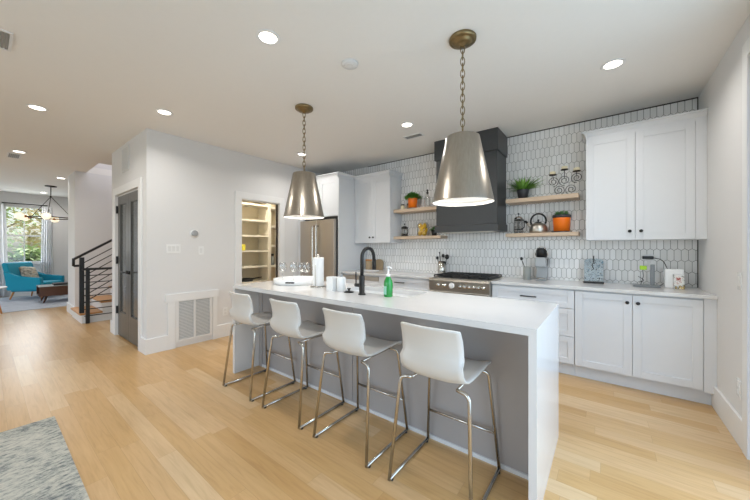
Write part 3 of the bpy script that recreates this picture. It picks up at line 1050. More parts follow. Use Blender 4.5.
LG = 'recessed ceiling lights'
q = thing('recessed_light', 'recessed ceiling light high in the middle, left of the smoke alarm', 'ceiling light', (-1.843, 1.194, H), 0, LG)
MB().lathe([(.058, -.001), (.078, -.001), (.08, -.004), (.076, -.007), (.06, -.008), (.058, -.004)], 0, 0, 0, 32).build('trim_ring', M['trim'], q)
MB().lathe([(0, -.002), (.058, -.002), (.058, -.0045), (0, -.005)], 0, 0, 0, 32).build('lens', M['lens'], q)
area_light('downlight', (0, 0, -.012), (0, 0, 0), .11, .11, 10.5, (1, .96, .91), 'DISK', R(150), q)
for (x, y), lb in (((.049, 3.027), 'recessed ceiling light above the right wall cabinet'),
                   ((-1.853, 3.037), 'recessed ceiling light just left of the charcoal hood'),
                   ((-3.728, 3.005), 'recessed ceiling light behind the chain of the left pendant'),
                   ((-3.741, 1.18), 'recessed ceiling light near the corner of the pantry wall'),
                   ((-4.664, .342), 'recessed ceiling light at the left in front of the closet'),
                   ((-7.019, .329), 'recessed ceiling light beside the small ceiling vent at far left'),
                   ((-8.995, .986), 'recessed ceiling light above the stair wall corner'),
                   ((-11.723, .966), 'recessed ceiling light beyond the chandelier near the window wall')):
    dup(q, (x, y, H), lb, LG)

u = thing('smoke_alarm', 'flat round white smoke alarm cover on the ceiling', 'smoke alarm', (-1.596, 1.758, H))
MB().lathe([(0, -.02), (.05, -.02), (.062, -.014), (.066, 0), (0, 0)], 0, 0, 0, 32).build('cover', M['vent'], u)
MB().lathe([(.03, -.0205), (.036, -.0205), (.036, -.022), (.03, -.022)], 0, 0, 0, 24).build('ring', M['trim'], u)
def ceiling_vent(x, y, sx, sy, label):
    u = thing('ceiling_vent', label, 'vent', (x, y, H))
    b = MB()
    b.box(-sx / 2, sx / 2, -sy / 2, -sy / 2 + .015, -.008, 0)
    b.box(-sx / 2, sx / 2, sy / 2 - .015, sy / 2, -.008, 0)
    b.box(-sx / 2, -sx / 2 + .015, -sy / 2 + .015, sy / 2 - .015, -.008, 0)
    b.box(sx / 2 - .015, sx / 2, -sy / 2 + .015, sy / 2 - .015, -.008, 0)
    b.build('frame', M['vent'], u)
    s = MB()
    k = max(3, int((sy - .03) / .018))
    for i in range(k):
        yy = -sy / 2 + .015 + (sy - .03) * (i + .5) / k
        s.box(-sx / 2 + .015, sx / 2 - .015, yy - .005, yy + .004, -.006, -.002)
    s.build('slats', M['ventgrey'], u)
    MB().box(-sx / 2 + .01, sx / 2 - .01, -sy / 2 + .01, sy / 2 - .01, -.0015, 0).build('duct_shade', M['ventdark'], u)
ceiling_vent(-1.976, 3.40, .26, .11, 'slim grey ceiling vent left of the charcoal hood')
ceiling_vent(-7.386, .295, .36, .14, 'small grey ceiling vent by a recessed light at far left')
ceiling_vent(-3.33, .055, .3, .14, 'grey ceiling vent cut by the left edge of the picture')

# ------------------------------------------------------------------ wall fittings
u = thing('return_air_grille', 'large white return air grille low on the pantry wall', 'vent')
b = MB()
def pw(b, y0, y1, z0, z1, d0, d1):
    b.box(XP + d0, XP + d1, y0, y1, z0, z1)
surround = MB()
pw(surround, 1.425, 1.51, .0, .60, .0, .022); pw(surround, 1.975, 2.035, .0, .60, .0, .022)
pw(surround, 1.40, 2.055, .60, .70, .0, .026)
surround.build('surround', M['trim'], u)
for y0, y1, z0, z1 in ((1.512, 1.97, .065, .10), (1.512, 1.97, .61, .65), (1.512, 1.55, .10, .61), (1.935, 1.97, .10, .61), (1.728, 1.752, .10, .61)):
    pw(b, y0, y1, z0, z1, .001, .02)
b.build('frame', M['vent'], u)
s = MB()
for k in range(26):
    z = .108 + k * .0192
    s.box(XP + .006, XP + .015, 1.55, 1.728, z, z + .0085)
    s.box(XP + .006, XP + .015, 1.752, 1.935, z, z + .0085)
s.build('slats', M['vent'], u)
sb = MB(); pw(sb, 1.55, 1.935, .10, .61, .001, .004); sb.build('duct_shade', M['ventdark'], u)

u = thing('wall_register', 'tall narrow white wall register above the closet doors', 'vent')
b = MB()
for x0, x1, z0, z1 in ((-5.44, -5.13, 2.36, 2.38), (-5.44, -5.13, 2.68, 2.70), (-5.44, -5.42, 2.38, 2.68), (-5.15, -5.13, 2.38, 2.68)):
    b.box(x0, x1, YP - .012, YP - .0005, z0, z1)
b.build('frame', M['vent'], u)
s = MB()
for k in range(12):
    s.box(-5.42 + k * .0225, -5.405 + k * .0225, YP - .009, YP - .004, 2.38, 2.68)
s.build('slats', M['vent'], u)
MB().box(-5.42, -5.15, YP - .002, YP - .0005, 2.38, 2.68).build('duct_shade', M['ventdark'], u)

u = thing('thermostat', 'round pale thermostat on the pantry wall above the switches', 'thermostat', (XP, 1.743, 1.49))
MB().lathe([(0, 0), (.058, 0), (.058, .004), (0, .004)], 0, 0, 0, 28).build('back_plate', M['white'], u, (0, 0, 0), (0, PI / 2, 0))
MB().lathe([(0, .004), (.041, .004), (.041, .022), (.035, .026), (0, .026)], 0, 0, 0, 28).build('dial', M['grey'], u, (0, 0, 0), (0, PI / 2, 0))
def plate(name, label, cat, loc, axis, n, outlet=False, sgn=1):
    """wall plate; axis x: on a wall facing +/-x, axis y: on a wall facing -y"""
    u = thing(name, label, cat, loc, 0 if axis == 'y' else (PI / 2 if sgn > 0 else -PI / 2))
    wd = .07 + .046 * (n - 1)
    MB().box(-wd / 2, wd / 2, -.006, -.0005, -.058, .058, .002).build('cover', M['white'], u)
    for i in range(n):
        x = (i - (n - 1) / 2) * .046
        if outlet:
            for z in (.024, -.024):
                MB().box(x - .016, x + .016, -.0085, -.006, z - .014, z + .014, .001).build('socket', M['vent'], u, (0, 0, 0))
        else:
            MB().box(x - .016, x + .016, -.0095, -.006, -.032, .032, .002).build('rocker', M['vent'], u)
    return u
plate('light_switch', 'wide white triple light switch plate on the pantry wall', 'switch', (XP, 1.493, 1.285), 'x', 3)
plate('light_switch', 'single white light switch right of the thermostat on pantry wall', 'switch', (XP, 1.825, 1.26), 'x', 1)
plate('wall_outlet', 'white wall outlet between the air grille and the island', 'outlet', (XP, 2.155, .365), 'x', 1, True)
plate('light_switch', 'white light switch on the right wall above the worktop', 'switch', (XR, 3.055, 1.075), 'x', 1, False, -1)
plate('wall_outlet', 'white wall outlet low on the right wall above the baseboard', 'outlet', (XR, 3.07, .36), 'x', 1, True, -1)
plate('wall_outlet', 'white outlet in the tile with the black adapter plugged in', 'outlet', (.36, YB - .001, 1.17), 'y', 1, True)

# ------------------------------------------------------------------ pantry
u = thing('pantry_shelving', 'cream built-in pantry shelves with a tall divider behind the opening', 'shelving')
for z in (2.121, 1.816, 1.521, 1.229, .93):
    MB().box(-5.648, -5.3, 2.062, 3.435, z - .016, z + .016).build('shelf', M['pantry'], u)
MB().box(-5.648, -5.3, 2.062, 3.435, .62, .655).build('counter', M['pantry'], u)
MB().box(-5.648, -5.295, 3.435, 3.497, 0, 2.3).build('divider', M['pantry'], u)
for z in (2.1, 1.726, 1.332, .928):
    MB().box(-5.648, -5.3, 3.497, YB - .003, z - .02, z + .02).build('shelf', M['pantry'], u)
MB().box(-5.648, -5.3, 2.062, 3.435, 2.28, 2.33).build('top_rail', M['pantry'], u)
MB().box(-5.648, -5.35, 2.062, 3.435, 0, .62).build('cupboard', M['pantry'], u)
area_light('pantry_fill', (-4.95, 3.0, H - .03), (0, 0, 0), .16, .16, 30, (1, .92, .78), 'DISK')  # fill light added to brighten the pantry shelves
u = thing('pantry_fill_lamp', 'unseen added ceiling lamp lighting the pantry', 'ceiling light', (-4.95, 3.0, H))
MB().lathe([(0, -.022), (.07, -.02), (.09, -.01), (.092, 0), (0, 0)], 0, 0, 0, 24).build('diffuser', M['lens'], u)  # unseen glowing fitting, added to go with the pantry fill light
tag(MB().box(-5.4, -5.33, 2.87, 2.98, 1.246, 1.36, .003).build('yellow_box', M['yellow']), 'small yellow box on the middle pantry shelf', 'box')
u = thing('dark_jar', 'dark-lidded jar on the narrow pantry shelf', 'jar', (-5.36, 3.56, .949))
MB().lathe([(0, 0), (.045, 0), (.048, .01), (.048, .15), (.035, .18), (0, .18)], 0, 0, 0, 18).build('body', M['stone'], u)
MB().lathe([(0, .18), (.038, .18), (.038, .225), (0, .228)], 0, 0, 0, 18).build('lid', M['black'], u)
u = thing('baking_pan', 'black pan on the pantry counter', 'pan', (-5.46, 3.05, .656))
MB().lathe([(0, 0), (.13, 0), (.15, .05), (.146, .05), (.127, .005), (0, .005)], 0, 0, 0, 28).build('pan', M['iron'], u)
MB().tube([(0, .14, .04), (0, .34, .055)], .012, 8).build('handle', M['black'], u)

# ------------------------------------------------------------------ floating shelves and what stands on them
S2, S1 = 1.898, 1.474
def shelf(x0, x1, z, label):
    tag(MB().box(x0, x1, 3.955, YB - .002, z - .05 if z > 1.6 else z - .042, z, .003).build('floating_shelf', M['oak']), label, 'shelf', 'floating oak shelves beside the hood')
shelf(-.985, -.232, S2, 'upper pale oak shelf right of the hood, under fern and candles')
shelf(-.985, -.232, S1, 'lower pale oak shelf right of the hood, under the kettle')
shelf(-2.664, -1.858, S2, 'upper pale oak shelf left of the hood, under bright plant pot')
shelf(-2.664, -1.858, S1, 'lower pale oak shelf left of the hood, under the lemon jar')

def bush(mb, n, rad, hgt, lw, ll, seed, z0=0, flat=.6):
    rd = random.Random(seed)
    for k in range(n):
        a = rd.random() * 2 * PI
        q = math.sqrt(rd.random())
        p = Vector((rad * q * math.cos(a), rad * q * math.sin(a), z0 + hgt * (1 - q * q) * rd.uniform(.3, 1)))
        b = rd.random() * 2 * PI
        dv = Vector((math.cos(b), math.sin(b), rd.uniform(-.3, flat))) * ll * rd.uniform(.6, 1.1)
        mb.blade(p, p + dv, lw, .01, 2)
    return mb

def orange_pot(loc, label, r0, r1, h, leafm, kind):
    u = thing('potted_plant', label, 'plant', loc)
    e = .97 if kind == 'herb' else .84
    MB().lathe([(0, .012), (r0, .012), (r1, h * e), (r1, h * e + .001), (r1 - .012, h * e), (0, h * .6)], 0, 0, 0, 28).build('pot', M['orange'], u)
    MB().lathe([(r1 - .013, h * e), (r1 + .002, h * e), (r1 + .004, h), (r1 - .008, h), (r1 - .014, h * e)], 0, 0, 0, 28).build('rim', M['pot'], u)
    MB().lathe([(0, 0), (r0 + .02, 0), (r0 + .024, .012), (0, .013)], 0, 0, 0, 28).build('saucer', M['pot'], u)
    MB().lathe([(0, h * .93), (r1 - .012, h * .92), (r1 - .012, h * .9), (0, h * .9)], 0, 0, 0, 20).build('soil', M['soil'], u)
    if kind == 'herb':
        bush(MB(), 420, r1 * 1.55, .11, .026, .06, 3, h * .95).build('foliage', leafm, u)
        MB().tube([(0, 0, h * .9), (.01, 0, h + .06)], .003, 6).tube([(.02, .01, h * .9), (.04, .02, h + .05)], .003, 6).tube([(-.02, 0, h * .9), (-.05, -.01, h + .05)], .003, 6).build('stem', leafm, u)
    else:
        b = MB()
        rd = random.Random(9)
        for cx, cy in ((-.045, -.01), (.0, .015), (.045, -.01), (.01, -.045), (-.02, .05)):
            for ring in range(3):
                for k in range(9):
                    a = 2 * PI * k / 9 + ring * .35
                    rr = .012 + .02 * (2 - ring) / 2
                    p = Vector((cx, cy, h * .93))
                    t = p + Vector((math.cos(a) * (.044 - .012 * ring), math.sin(a) * (.044 - .012 * ring), .026 + .018 * ring))
                    b.blade(p, t, .02, 0, 3)
        b.build('foliage', leafm, u)
    return u
orange_pot((-2.375, 4.06, S2), 'bushy green herb in an orange pot on the upper left shelf', .066, .074, .168, M['leaf'], 'herb')
orange_pot((-.40, 4.065, S1), 'low succulent in a large orange pot on the shelf beside kettle', .08, .09, .20, M['succ'], 'succ')

u = thing('spice_jar', 'small cream-filled jar with dark lid on the upper left shelf', 'jar', (-2.545, 4.04, S2))
MB().lathe([(0, 0), (.03, 0), (.032, .006), (.032, .055), (.026, .065), (0, .065)], 0, 0, 0, 18).build('body', M['wax'], u)
MB().lathe([(0, .065), (.028, .065), (.028, .085), (0, .086)], 0, 0, 0, 18).build('lid', M['pot'], u)
u = thing('spice_jar', 'small brown-filled jar with dark lid behind the cream jar', 'jar', (-2.488, 4.125, S2))
MB().lathe([(0, 0), (.03, 0), (.032, .006), (.032, .07), (.026, .08), (0, .08)], 0, 0, 0, 18).build('body', M['tan'], u)
MB().lathe([(0, .08), (.028, .08), (.028, .102), (0, .103)], 0, 0, 0, 18).build('lid', M['pot'], u)
u = thing('glass_bottle', 'clear glass bottle with dark stopper beside the herb pot', 'bottle', (-2.125, 4.07, S2))
MB().lathe([(0, .002), (.042, 0), (.046, .006), (.046, .14), (.034, .17), (.016, .185), (.015, .215), (.013, .215), (.014, .186), (.032, .168), (.043, .139), (.043, .009), (0, .006)], 0, 0, 0, 22).build('bottle', M['glass'], u)
MB().lathe([(0, .205), (.012, .205), (.012, .215), (.018, .218), (.018, .235), (.008, .24), (.014, .26), (.01, .275), (0, .277)], 0, 0, 0, 16).build('stopper', M['pot'], u)

def french_press(loc, label, r, h, full, rz=0):
    u = thing('french_press', label, 'coffee press', loc, rz)
    MB().lathe([(0, .012), (r, .012), (r, h), (r - .002, h), (r - .002, .015), (0, .015)], 0, 0, 0, 24).build('beaker', M['glass'], u)
    f = MB()
    f.lathe([(0, 0), (r + .006, 0), (r + .006, .01), (0, .011)], 0, 0, 0, 24)
    for z in (h * .25, h * .86):
        f.lathe([(r + .001, z), (r + .004, z), (r + .004, z + .007), (r + .001, z + .007), (r + .001, z)], 0, 0, 0, 24)
    for k in range(4 if not full else 0):
        a = PI / 2 * k + .6
        x, y = (r + .004) * math.cos(a), (r + .004) * math.sin(a)
        f.tube([(x, y, .005), (x, y, h * .95)], .0022, 6)
    f.build('frame', M['black'], u)
    MB().lathe([(r + .003, h * .97), (r + .004, h), (r * .7, h + .018), (.012, h + .026), (0, h + .026)], 0, 0, 0, 24).build('lid', M['chrome'] if not full else M['black'], u)
    MB().tube([(0, 0, .06), (0, 0, h + .05)], .003, 6).ball((0, 0, h + .056), .012).build('plunger', M['black'], u)
    MB().tube([(r + .004, 0, h * .88), (r + .045, 0, h * .86), (r + .045, 0, h * .35), (r + .004, 0, h * .3)], .006, 8, fillet=.02).build('handle', M['black'], u)
    if full:
        MB().lathe([(0, .016), (r - .003, .016), (r - .003, .03), (0, .03)], 0, 0, 0, 20).build('contents', M['black'], u)
french_press((-.86, 4.07, S1), 'slim black-framed french press at the end of the kettle shelf', .046, .19, False, -.6)
french_press((-2.52, 4.06, S1), 'black-handled glass coffee press on the lower left shelf', .052, .14, True, -.45)

# kettle
u = thing('stove_kettle', 'round steel kettle with black handle on the lower right shelf', 'kettle', (-.64, 4.07, S1), .0)
MB().lathe([(0, 0), (.088, 0), (.096, .012), (.098, .04), (.092, .075), (.072, .105), (.04, .122), (0, .126)], 0, 0, 0, 32).build('body', M['steel'], u)
MB().lathe([(0, .122), (.036, .122), (.03, .134), (.006, .137), (.006, .148), (.013, .152), (.011, .163), (0, .165)], 0, 0, 0, 20).build('lid', M['black'], u)
hp = []
for k in range(15):
    a = R(205) - R(230) * k / 14
    hp.append((.082 * math.cos(a), 0, .145 + .088 * math.sin(a)))
MB().tube(hp, .0105, 10).build('handle', M['black'], u)
MB().tube([(-.07, 0, .075), (-.115, 0, .11), (-.128, 0, .135)], .019, 12, fillet=.01, r_end=.011).build('spout', M['steel'], u)
MB().tube([(-.12, 0, .125), (-.145, 0, .152)], .015, 10).build('whistle', M['black'], u)
# fern
u = thing('potted_fern', 'spiky green fern in a dark pot on the upper right shelf', 'plant', (-.81, 4.07, S2))
MB().lathe([(0, 0), (.05, 0), (.068, .105), (.07, .115), (.062, .115), (.058, .095), (0, .09)], 0, 0, 0, 26).build('pot', M['pot'], u)
MB().lathe([(0, .1), (.06, .1), (.058, .095), (0, .09)], 0, 0, 0, 18).build('soil', M['soil'], u)
b = MB()
rd = random.Random(12)
for k in range(150):
    a = rd.random() * 2 * PI
    ln = rd.uniform(.08, .27)
    up = rd.uniform(.1, .25)
    ysc = .5
    p = Vector((.02 * math.cos(a), .02 * math.sin(a), .1))
    b.blade(p, p + Vector((max(-.175, ln * math.cos(a)), min(.1, ln * math.sin(a) * ysc), up - ln * .3)), .019, .06, 4)
b.build('foliage', M['fern'], u)
# candle holder
u = thing('candle_holder', 'black wire scroll candelabra on the upper right shelf', 'candle holder', (-.372, 4.07, S2))
def spiral(cx, cz, r, turns, a0, sgn=1):
    pts = []
    n = int(22 * turns)
    for k in range(n + 1):
        a = a0 + sgn * 2 * PI * turns * k / n
        rr = r * (1 - .8 * k / n)
        pts.append((cx + rr * math.cos(a), 0, cz + rr * math.sin(a)))
    return pts
b = MB()
for cx, cz, r_, a0, sg in ((-.115, .172, .06, -PI / 2, 1), (.0, .175, .06, -PI / 2, -1), (.12, .19, .06, -PI / 2, -1), (-.055, .066, .06, -PI / 2, 1), (.065, .066, .06, -PI / 2, -1)):
    b.tube(spiral(cx, cz, r_, 1.9, a0, sg), .0036, 6)
b.tube([(0, 0, .2), (0, 0, .29)], .0036, 6).tube([(-.11, 0, .2), (-.117, 0, .245)], .0036, 6).tube([(.115, 0, .22), (.117, 0, .255)], .0036, 6)
for x in (-.045, .055):
    b.tube([(x, -.045, .004), (x, 0, .006), (x, .045, .004)], .004, 6)
b.tube([(-.045, 0, .006), (.055, 0, .006)], .004, 6)
b.build('scrollwork', M['black'], u)
for x, z in ((-.117, .245), (0, .29), (.117, .255)):
    MB().lathe([(0, 0), (.036, .002), (.04, .012), (.036, .012), (0, .006)], x, 0, z, 20).build('cup', M['bronze'], u)
for (x, z), lb in zip(((-.117, .245), (0, .29), (.117, .255)), ('cream pillar candle on the left cup of wire candelabra', 'cream pillar candle on the raised middle cup of candelabra', 'cream pillar candle on the right cup of wire candelabra')):
    t = thing('pillar_candle', lb, 'candle', (-.372 + x, 4.07, S2 + z + .0065), 0, 'candles on the wire candelabra')
    MB().lathe([(0, 0), (.03, 0), (.031, .003), (.031, .036), (.024, .039), (.005, .036), (0, .036)], 0, 0, 0, 20).build('wax', M['wax'], t)
    MB().tube([(0, 0, .035), (.001, 0, .046)], .0014, 6).build('wick', M['black'], t)
# lemon jar
u = thing('glass_jar', 'glass storage jar full of lemons on the lower left shelf', 'jar', (-2.2, 4.07, S1))
MB().lathe([(0, 0), (.085, 0), (.09, .008), (.09, .175), (.07, .192), (.068, .192), (.087, .173), (.087, .011), (0, .004)], 0, 0, 0, 30).build('jar', M['glass'], u)
MB().lathe([(0, .194), (.074, .194), (.076, .202), (.06, .212), (.014, .216), (.018, .232), (.01, .242), (0, .243)], 0, 0, 0, 26).build('lid', M['glass'], u)
lp = [(.042 * math.cos(R(a)), .042 * math.sin(R(a)), z) for a, z in ((-150, .044), (-30, .044), (90, .044), (30, .097), (150, .097), (-90, .097), (-30, .152), (-150, .152), (90, .152))]
lbl = ['at the lower left front', 'at the lower right front', 'at the bottom rear', 'at the right rear', 'at the left rear', 'at the middle front', 'on top at the right', 'on top at the left', 'on top at the rear']
lm = MB().lathe([(0, -.045), (.006, -.042), (.014, -.036), (.029, -.021), (.034, 0), (.029, .021), (.014, .036), (.006, .041), (0, .045)], 0, 0, 0, 16).build('lemon', M['lemon'])
for i, (p, w_) in enumerate(zip(lp, lbl)):
    o = lm if i == 0 else lm.copy()
    if i: col.objects.link(o)
    o.location = (-2.2 + p[0], 4.07 + p[1], S1 + p[2])
    o.rotation_euler = (.25 * math.sin(i), .25 * math.cos(i * 2), i * 1.1)
    tag(o, 'yellow lemon inside the glass jar, ' + w_, 'lemon', 'lemons in the glass jar')
u = thing('potted_plant', 'small black plant pot with sprigs at the hood side of lower shelf', 'plant', (-2.005, 4.05, S1))
MB().lathe([(0, 0), (.036, 0), (.044, .085), (.04, .085), (.035, .07), (0, .068)], 0, 0, 0, 20).build('pot', M['black'], u)
bush(MB(), 110, .05, .06, .018, .045, 8, .08).build('foliage', M['leaf'], u)

# ------------------------------------------------------------------ back worktop items
u = thing('utensil_crock', 'steel crock left of the range holding black utensils', 'crock', (-1.90, 4.09, TOP))
MB().lathe([(0, 0), (.056, 0), (.058, .004), (.058, .185), (.054, .185), (.054, .008), (0, .008)], 0, 0, 0, 28).build('body', M['chrome'], u)
UT = [('black slotted spoon leaning right in the steel crock', 'spoon', (.03, 0, .01), (.075, .0, .225), .034), ('black ladle leaning left in the steel crock', 'ladle', (-.02, .01, .01), (-.075, .01, .215), .022), ('black spatula standing upright in the steel crock', 'spatula', (0, .02, .01), (.01, .02, .245), .026), ('long thin black fork at the back of steel crock', 'fork', (-.015, .03, .01), (-.05, .03, .3), .012)]
for lb, nm, p0, p1, rr in UT:
    t = thing('cooking_' + nm, lb, nm, (-1.90, 4.09, TOP), 0, 'utensils in the steel crock')
    MB().tube([p0, p1], .0055, 8).build('handle', M['black'], t)
    d = (Vector(p1) - Vector(p0)).normalized()
    MB().ball(Vector(p1) + d * rr * .8, rr, 1, .45, 1.1).build('head', M['black'], t)
u = thing('grey_mug', 'grey stoneware tumbler beside the pod coffee machine', 'tumbler', (-.75, 4.0, TOP))
MB().lathe([(0, 0), (.04, 0), (.043, .004), (.043, .155), (.039, .155), (.039, .008), (0, .008)], 0, 0, 0, 24).build('body', M['stone'], u)
t = thing('serving_spoon', 'black spoon leaning out of the grey tumbler', 'spoon', (-.75, 4.0, TOP))
MB().tube([(.02, 0, .012), (-.055, 0, .225)], .005, 8).build('handle', M['black'], t)
MB().ball((-.062, 0, .25), .018, 1, .5, 1.2).build('bowl', M['black'], t)
u = thing('pod_coffee_machine', 'slim grey pod coffee machine with black top on the worktop', 'coffee machine', (-.60, 4.0, TOP))
MB().box(-.06, .06, -.06, .13, 0, .02, .006).build('foot', M['grey'], u)
MB().box(-.058, .058, .03, .13, .02, .26, .012).build('water_tank', M['grey'], u)
MB().box(-.058, .058, -.062, .13, .16, .27, .014).build('head', M['grey'], u)
MB().lathe([(0, 0), (.056, 0), (.056, .085), (.045, .105), (0, .11)], 0, .03, .272, 24).build('pod_lid', M['black'], u)
MB().lathe([(0, .02), (.05, .02), (.05, .03), (0, .032)], 0, -.04, 0, 22).build('drip_tray', M['chrome'], u)
MB().tube([(-.062, .02, .29), (-.062, .02, .36), (0, .02, .405), (.062, .02, .36), (.062, .02, .29)], .006, 8, fillet=.04).build('lever', M['chrome'], u)
u = thing('patterned_board', 'blue and white patterned board standing on a black easel', 'board', (-.10, 4.03, TOP))
MB().prism([(-.085, .02), (.085, .02), (.085, .24), (.07, .262), (.03, .268), (-.03, .268), (-.07, .262), (-.085, .24)], 'y', 0, .014, .003).build('board', M['mosaic'], u, (0, -.012, 0), (R(-9), 0, 0))
MB().box(-.09, .09, -.055, -.045, .004, .02).box(-.09, .09, -.06, .09, 0, .008).tube([(0, .08, .005), (0, .045, .295)], .005, 8).build('easel', M['black'], u)
tag(MB().tube([(-.10, 4.004, TOP + .27), (-.10, 3.999, TOP + .225), (-.115, 3.993, TOP + .19), (-.095, 3.993, TOP + .155), (-.115, 3.993, TOP + .15)], .004, 8, fillet=.015).build('hanging_cord', M['black']), 'thin black cord hanging over the patterned board', 'cord')
u = thing('charging_station', 'grey charging tray with upright panel and lime tag on the worktop', 'charger', (.32, 3.98, TOP))
MB().box(-.10, .10, -.07, .07, 0, .018, .006).build('tray', M['slate'], u)
MB().box(.03, .062, -.01, .03, .018, .22, .004).build('panel', M['slate'], u)
MB().tube([(-.04, .0, .018), (-.02, .0, .1), (-.025, 0, .17)], .003, 6).tube([(-.06, 0, .1), (-.01, 0, .06), (-.05, 0, .04)], .003, 6, fillet=.02).build('wire_stand', M['black'], u)
MB().box(-.048, .005, -.004, .004, .165, .205, .002).build('tag', M['lime'], u)
u = thing('power_adapter', 'black plug adapter in the outlet with cord to the charger', 'adapter', (.36, YB - .01, 1.195))
MB().box(-.055, .03, -.05, 0, -.014, .016, .005).build('plug', M['black'], u)
MB().tube([(.03, -.03, 0), (.10, -.03, -.02), (.14, -.04, -.13), (.15, -.06, -.2), (.08, -.14, -.262), (.05, -.17, -.272)], .0035, 8, fillet=.06).build('cord', M['black'], u)
tag(MB().box(.455, .585, 3.985, 4.08, TOP, TOP + .18, .006).build('white_box', M['white']), 'plain white box on the worktop near the right wall', 'box')
u = thing('printed_tin', 'small tin with colourful print in front of the white box', 'tin', (.545, 3.952, TOP))
MB().box(-.035, .035, -.028, .028, 0, .125, .004).build('body', M['print'], u)
MB().box(-.036, .036, -.029, .029, .125, .135, .003).build('lid', M['white'], u)
# left worktop
u = thing('cutting_board', 'rounded tan cutting board leaning on the tile behind the tap', 'cutting board', (-3.10, 4.165, TOP))
MB().prism([(-.085, 0), (.085, 0), (.09, .12), (.075, .165), (.03, .185), (-.03, .185), (-.075, .165), (-.09, .12)], 'y', 0, .016, .003).build('board', M['tan'], u, (0, -.02, 0), (R(-6), 0, 0))
u = thing('wooden_canister', 'tan wooden canister with white label beside the cutting board', 'canister', (-3.23, 4.04, TOP))
MB().lathe([(0, 0), (.055, 0), (.057, .004), (.057, .16), (0, .162)], 0, 0, 0, 24).build('body', M['tan'], u)
MB().lathe([(0, .162), (.059, .162), (.059, .182), (0, .184)], 0, 0, 0, 24).build('lid', M['legwood'], u)
tag(MB().box(-3.33, -2.98, 3.92, 4.0, TOP, TOP + .012, .003).build('white_tray', M['white']), 'flat white tray on the worktop in front of the canister', 'tray')

# ------------------------------------------------------------------ stair railings
def rail_thing(name, label, x, posts, rails, top):
    u = thing(name, label, 'railing')
    for (y, z0, z1, w_) in posts:
        MB().box(x - w_ / 2, x + w_ / 2, y - w_ / 2, y + w_ / 2, z0, z1, .002).build('post', M['black'], u)
    for a, b in rails:
        MB().tube([a, b], .0075, 8).build('bar', M['black'], u)
    b = MB()
    for pth in top:
        b.tube(pth, .02, 4)
    b.build('handrail', M['black'], u)
x = -7.14
sl = .32 / .475
rail_thing('stair_railing', 'black sloping stair railing climbing from the bottom step', x,
           [(1.03, .175, 1.13, .06), (2.6, 1.225, 2.2, .045)],
           [((x, 1.03, 1.02 - .115 * k), (x, 2.6, 1.02 - .115 * k + sl * 1.57)) for k in range(7)],
           [[(x, .93, 1.10), (x, 2.62, 1.10 + sl * 1.69)], [(x, .93, 1.12), (x, .93, .985)], [(x, .93, .99), (x, 1.03, .99)]])
x2 = -7.04
rail_thing('guard_railing', 'black level guard railing standing on floor beside the bottom step', x2,
           [(1.09, 0, .93, .05), (2.55, 0, .93, .05)],
           [((x2, 1.05, .82 - .115 * k), (x2, 2.55, .82 - .115 * k)) for k in range(7)],
           [[(x2, 1.02, .93), (x2, 2.57, .93)]])

# ------------------------------------------------------------------ living room
tag(MB().box(-12.3, -9.5, -1.2, 2.6, 0, .012, .003).build('area_rug', M['shag']), 'pale grey living room rug under the blue armchair', 'rug')
tag(MB().box(-3.35, -.9, -2.4, .333, 0, .009, .002).build('area_rug', M['rug']), 'distressed grey and blue rug on the floor at lower left', 'rug')
RUG = .012
u = thing('armchair', 'teal mid-century armchair on the pale rug below the window', 'armchair', (-11.6, .84, RUG), R(138))
u.scale = (.94, .94, .98)
MB().box(-.31, .31, -.36, .34, .2, .30, .02).build('frame', M['teal'], u)
MB().box(-.28, .28, -.40, .22, .30, .43, .04).build('seat_cushion', M['seatteal'], u)
MB().prism([(.2, .28), (.36, .28), (.50, .9), (.46, .94), (.38, .92)], 'x', -.36, .36, .02).build('backrest', M['teal'], u)
for s in (-1, 1):
    MB().prism([(-.38, .24), (.36, .24), (.44, .72), (.36, .70), (.1, .57), (-.38, .55)], 'x', s * .34 - .05, s * .34 + .05, .02).build('armrest', M['teal'], u)
    for y, ty in ((-.3, -.04), (.3, .06)):
        MB().tube([(s * .27, y, .2), (s * .3, y + ty, .008)], .022, 10, r_end=.014).build('leg', M['legwood'], u)
pl = []
for i in range(13):
    row = []
    for j in range(13):
        a, b = -1 + i / 6, -1 + j / 6
        row.append((.24 * a * (1 - .08 * b * b), 0, .24 * b * (1 - .08 * a * a)))
    pl.append(row)
b = MB()
fr = [[(p[0], -.075 * (max(0, 1 - (abs(p[0]) / .24) ** 3) * max(0, 1 - (abs(p[2]) / .24) ** 3)) ** .5, p[2]) for p in r_] for r_ in pl]
bk = [[(p[0], .075 * (max(0, 1 - (abs(p[0]) / .24) ** 3) * max(0, 1 - (abs(p[2]) / .24) ** 3)) ** .5, p[2]) for p in r_] for r_ in pl]
b.quadstrip(fr).quadstrip(bk)
co = b.build('throw_pillow', M['cushion'])
tag(co, 'beige and charcoal patterned throw pillow on the teal armchair', 'pillow')
ca, sa = math.cos(R(138)), math.sin(R(138))
lx, ly = -.04, .12
co.location = (-11.6 + lx * ca - ly * sa, .84 + lx * sa + ly * ca, RUG + .6)
co.scale = (.9, .9, .9)
co.rotation_euler = (R(-22), R(6), R(138))

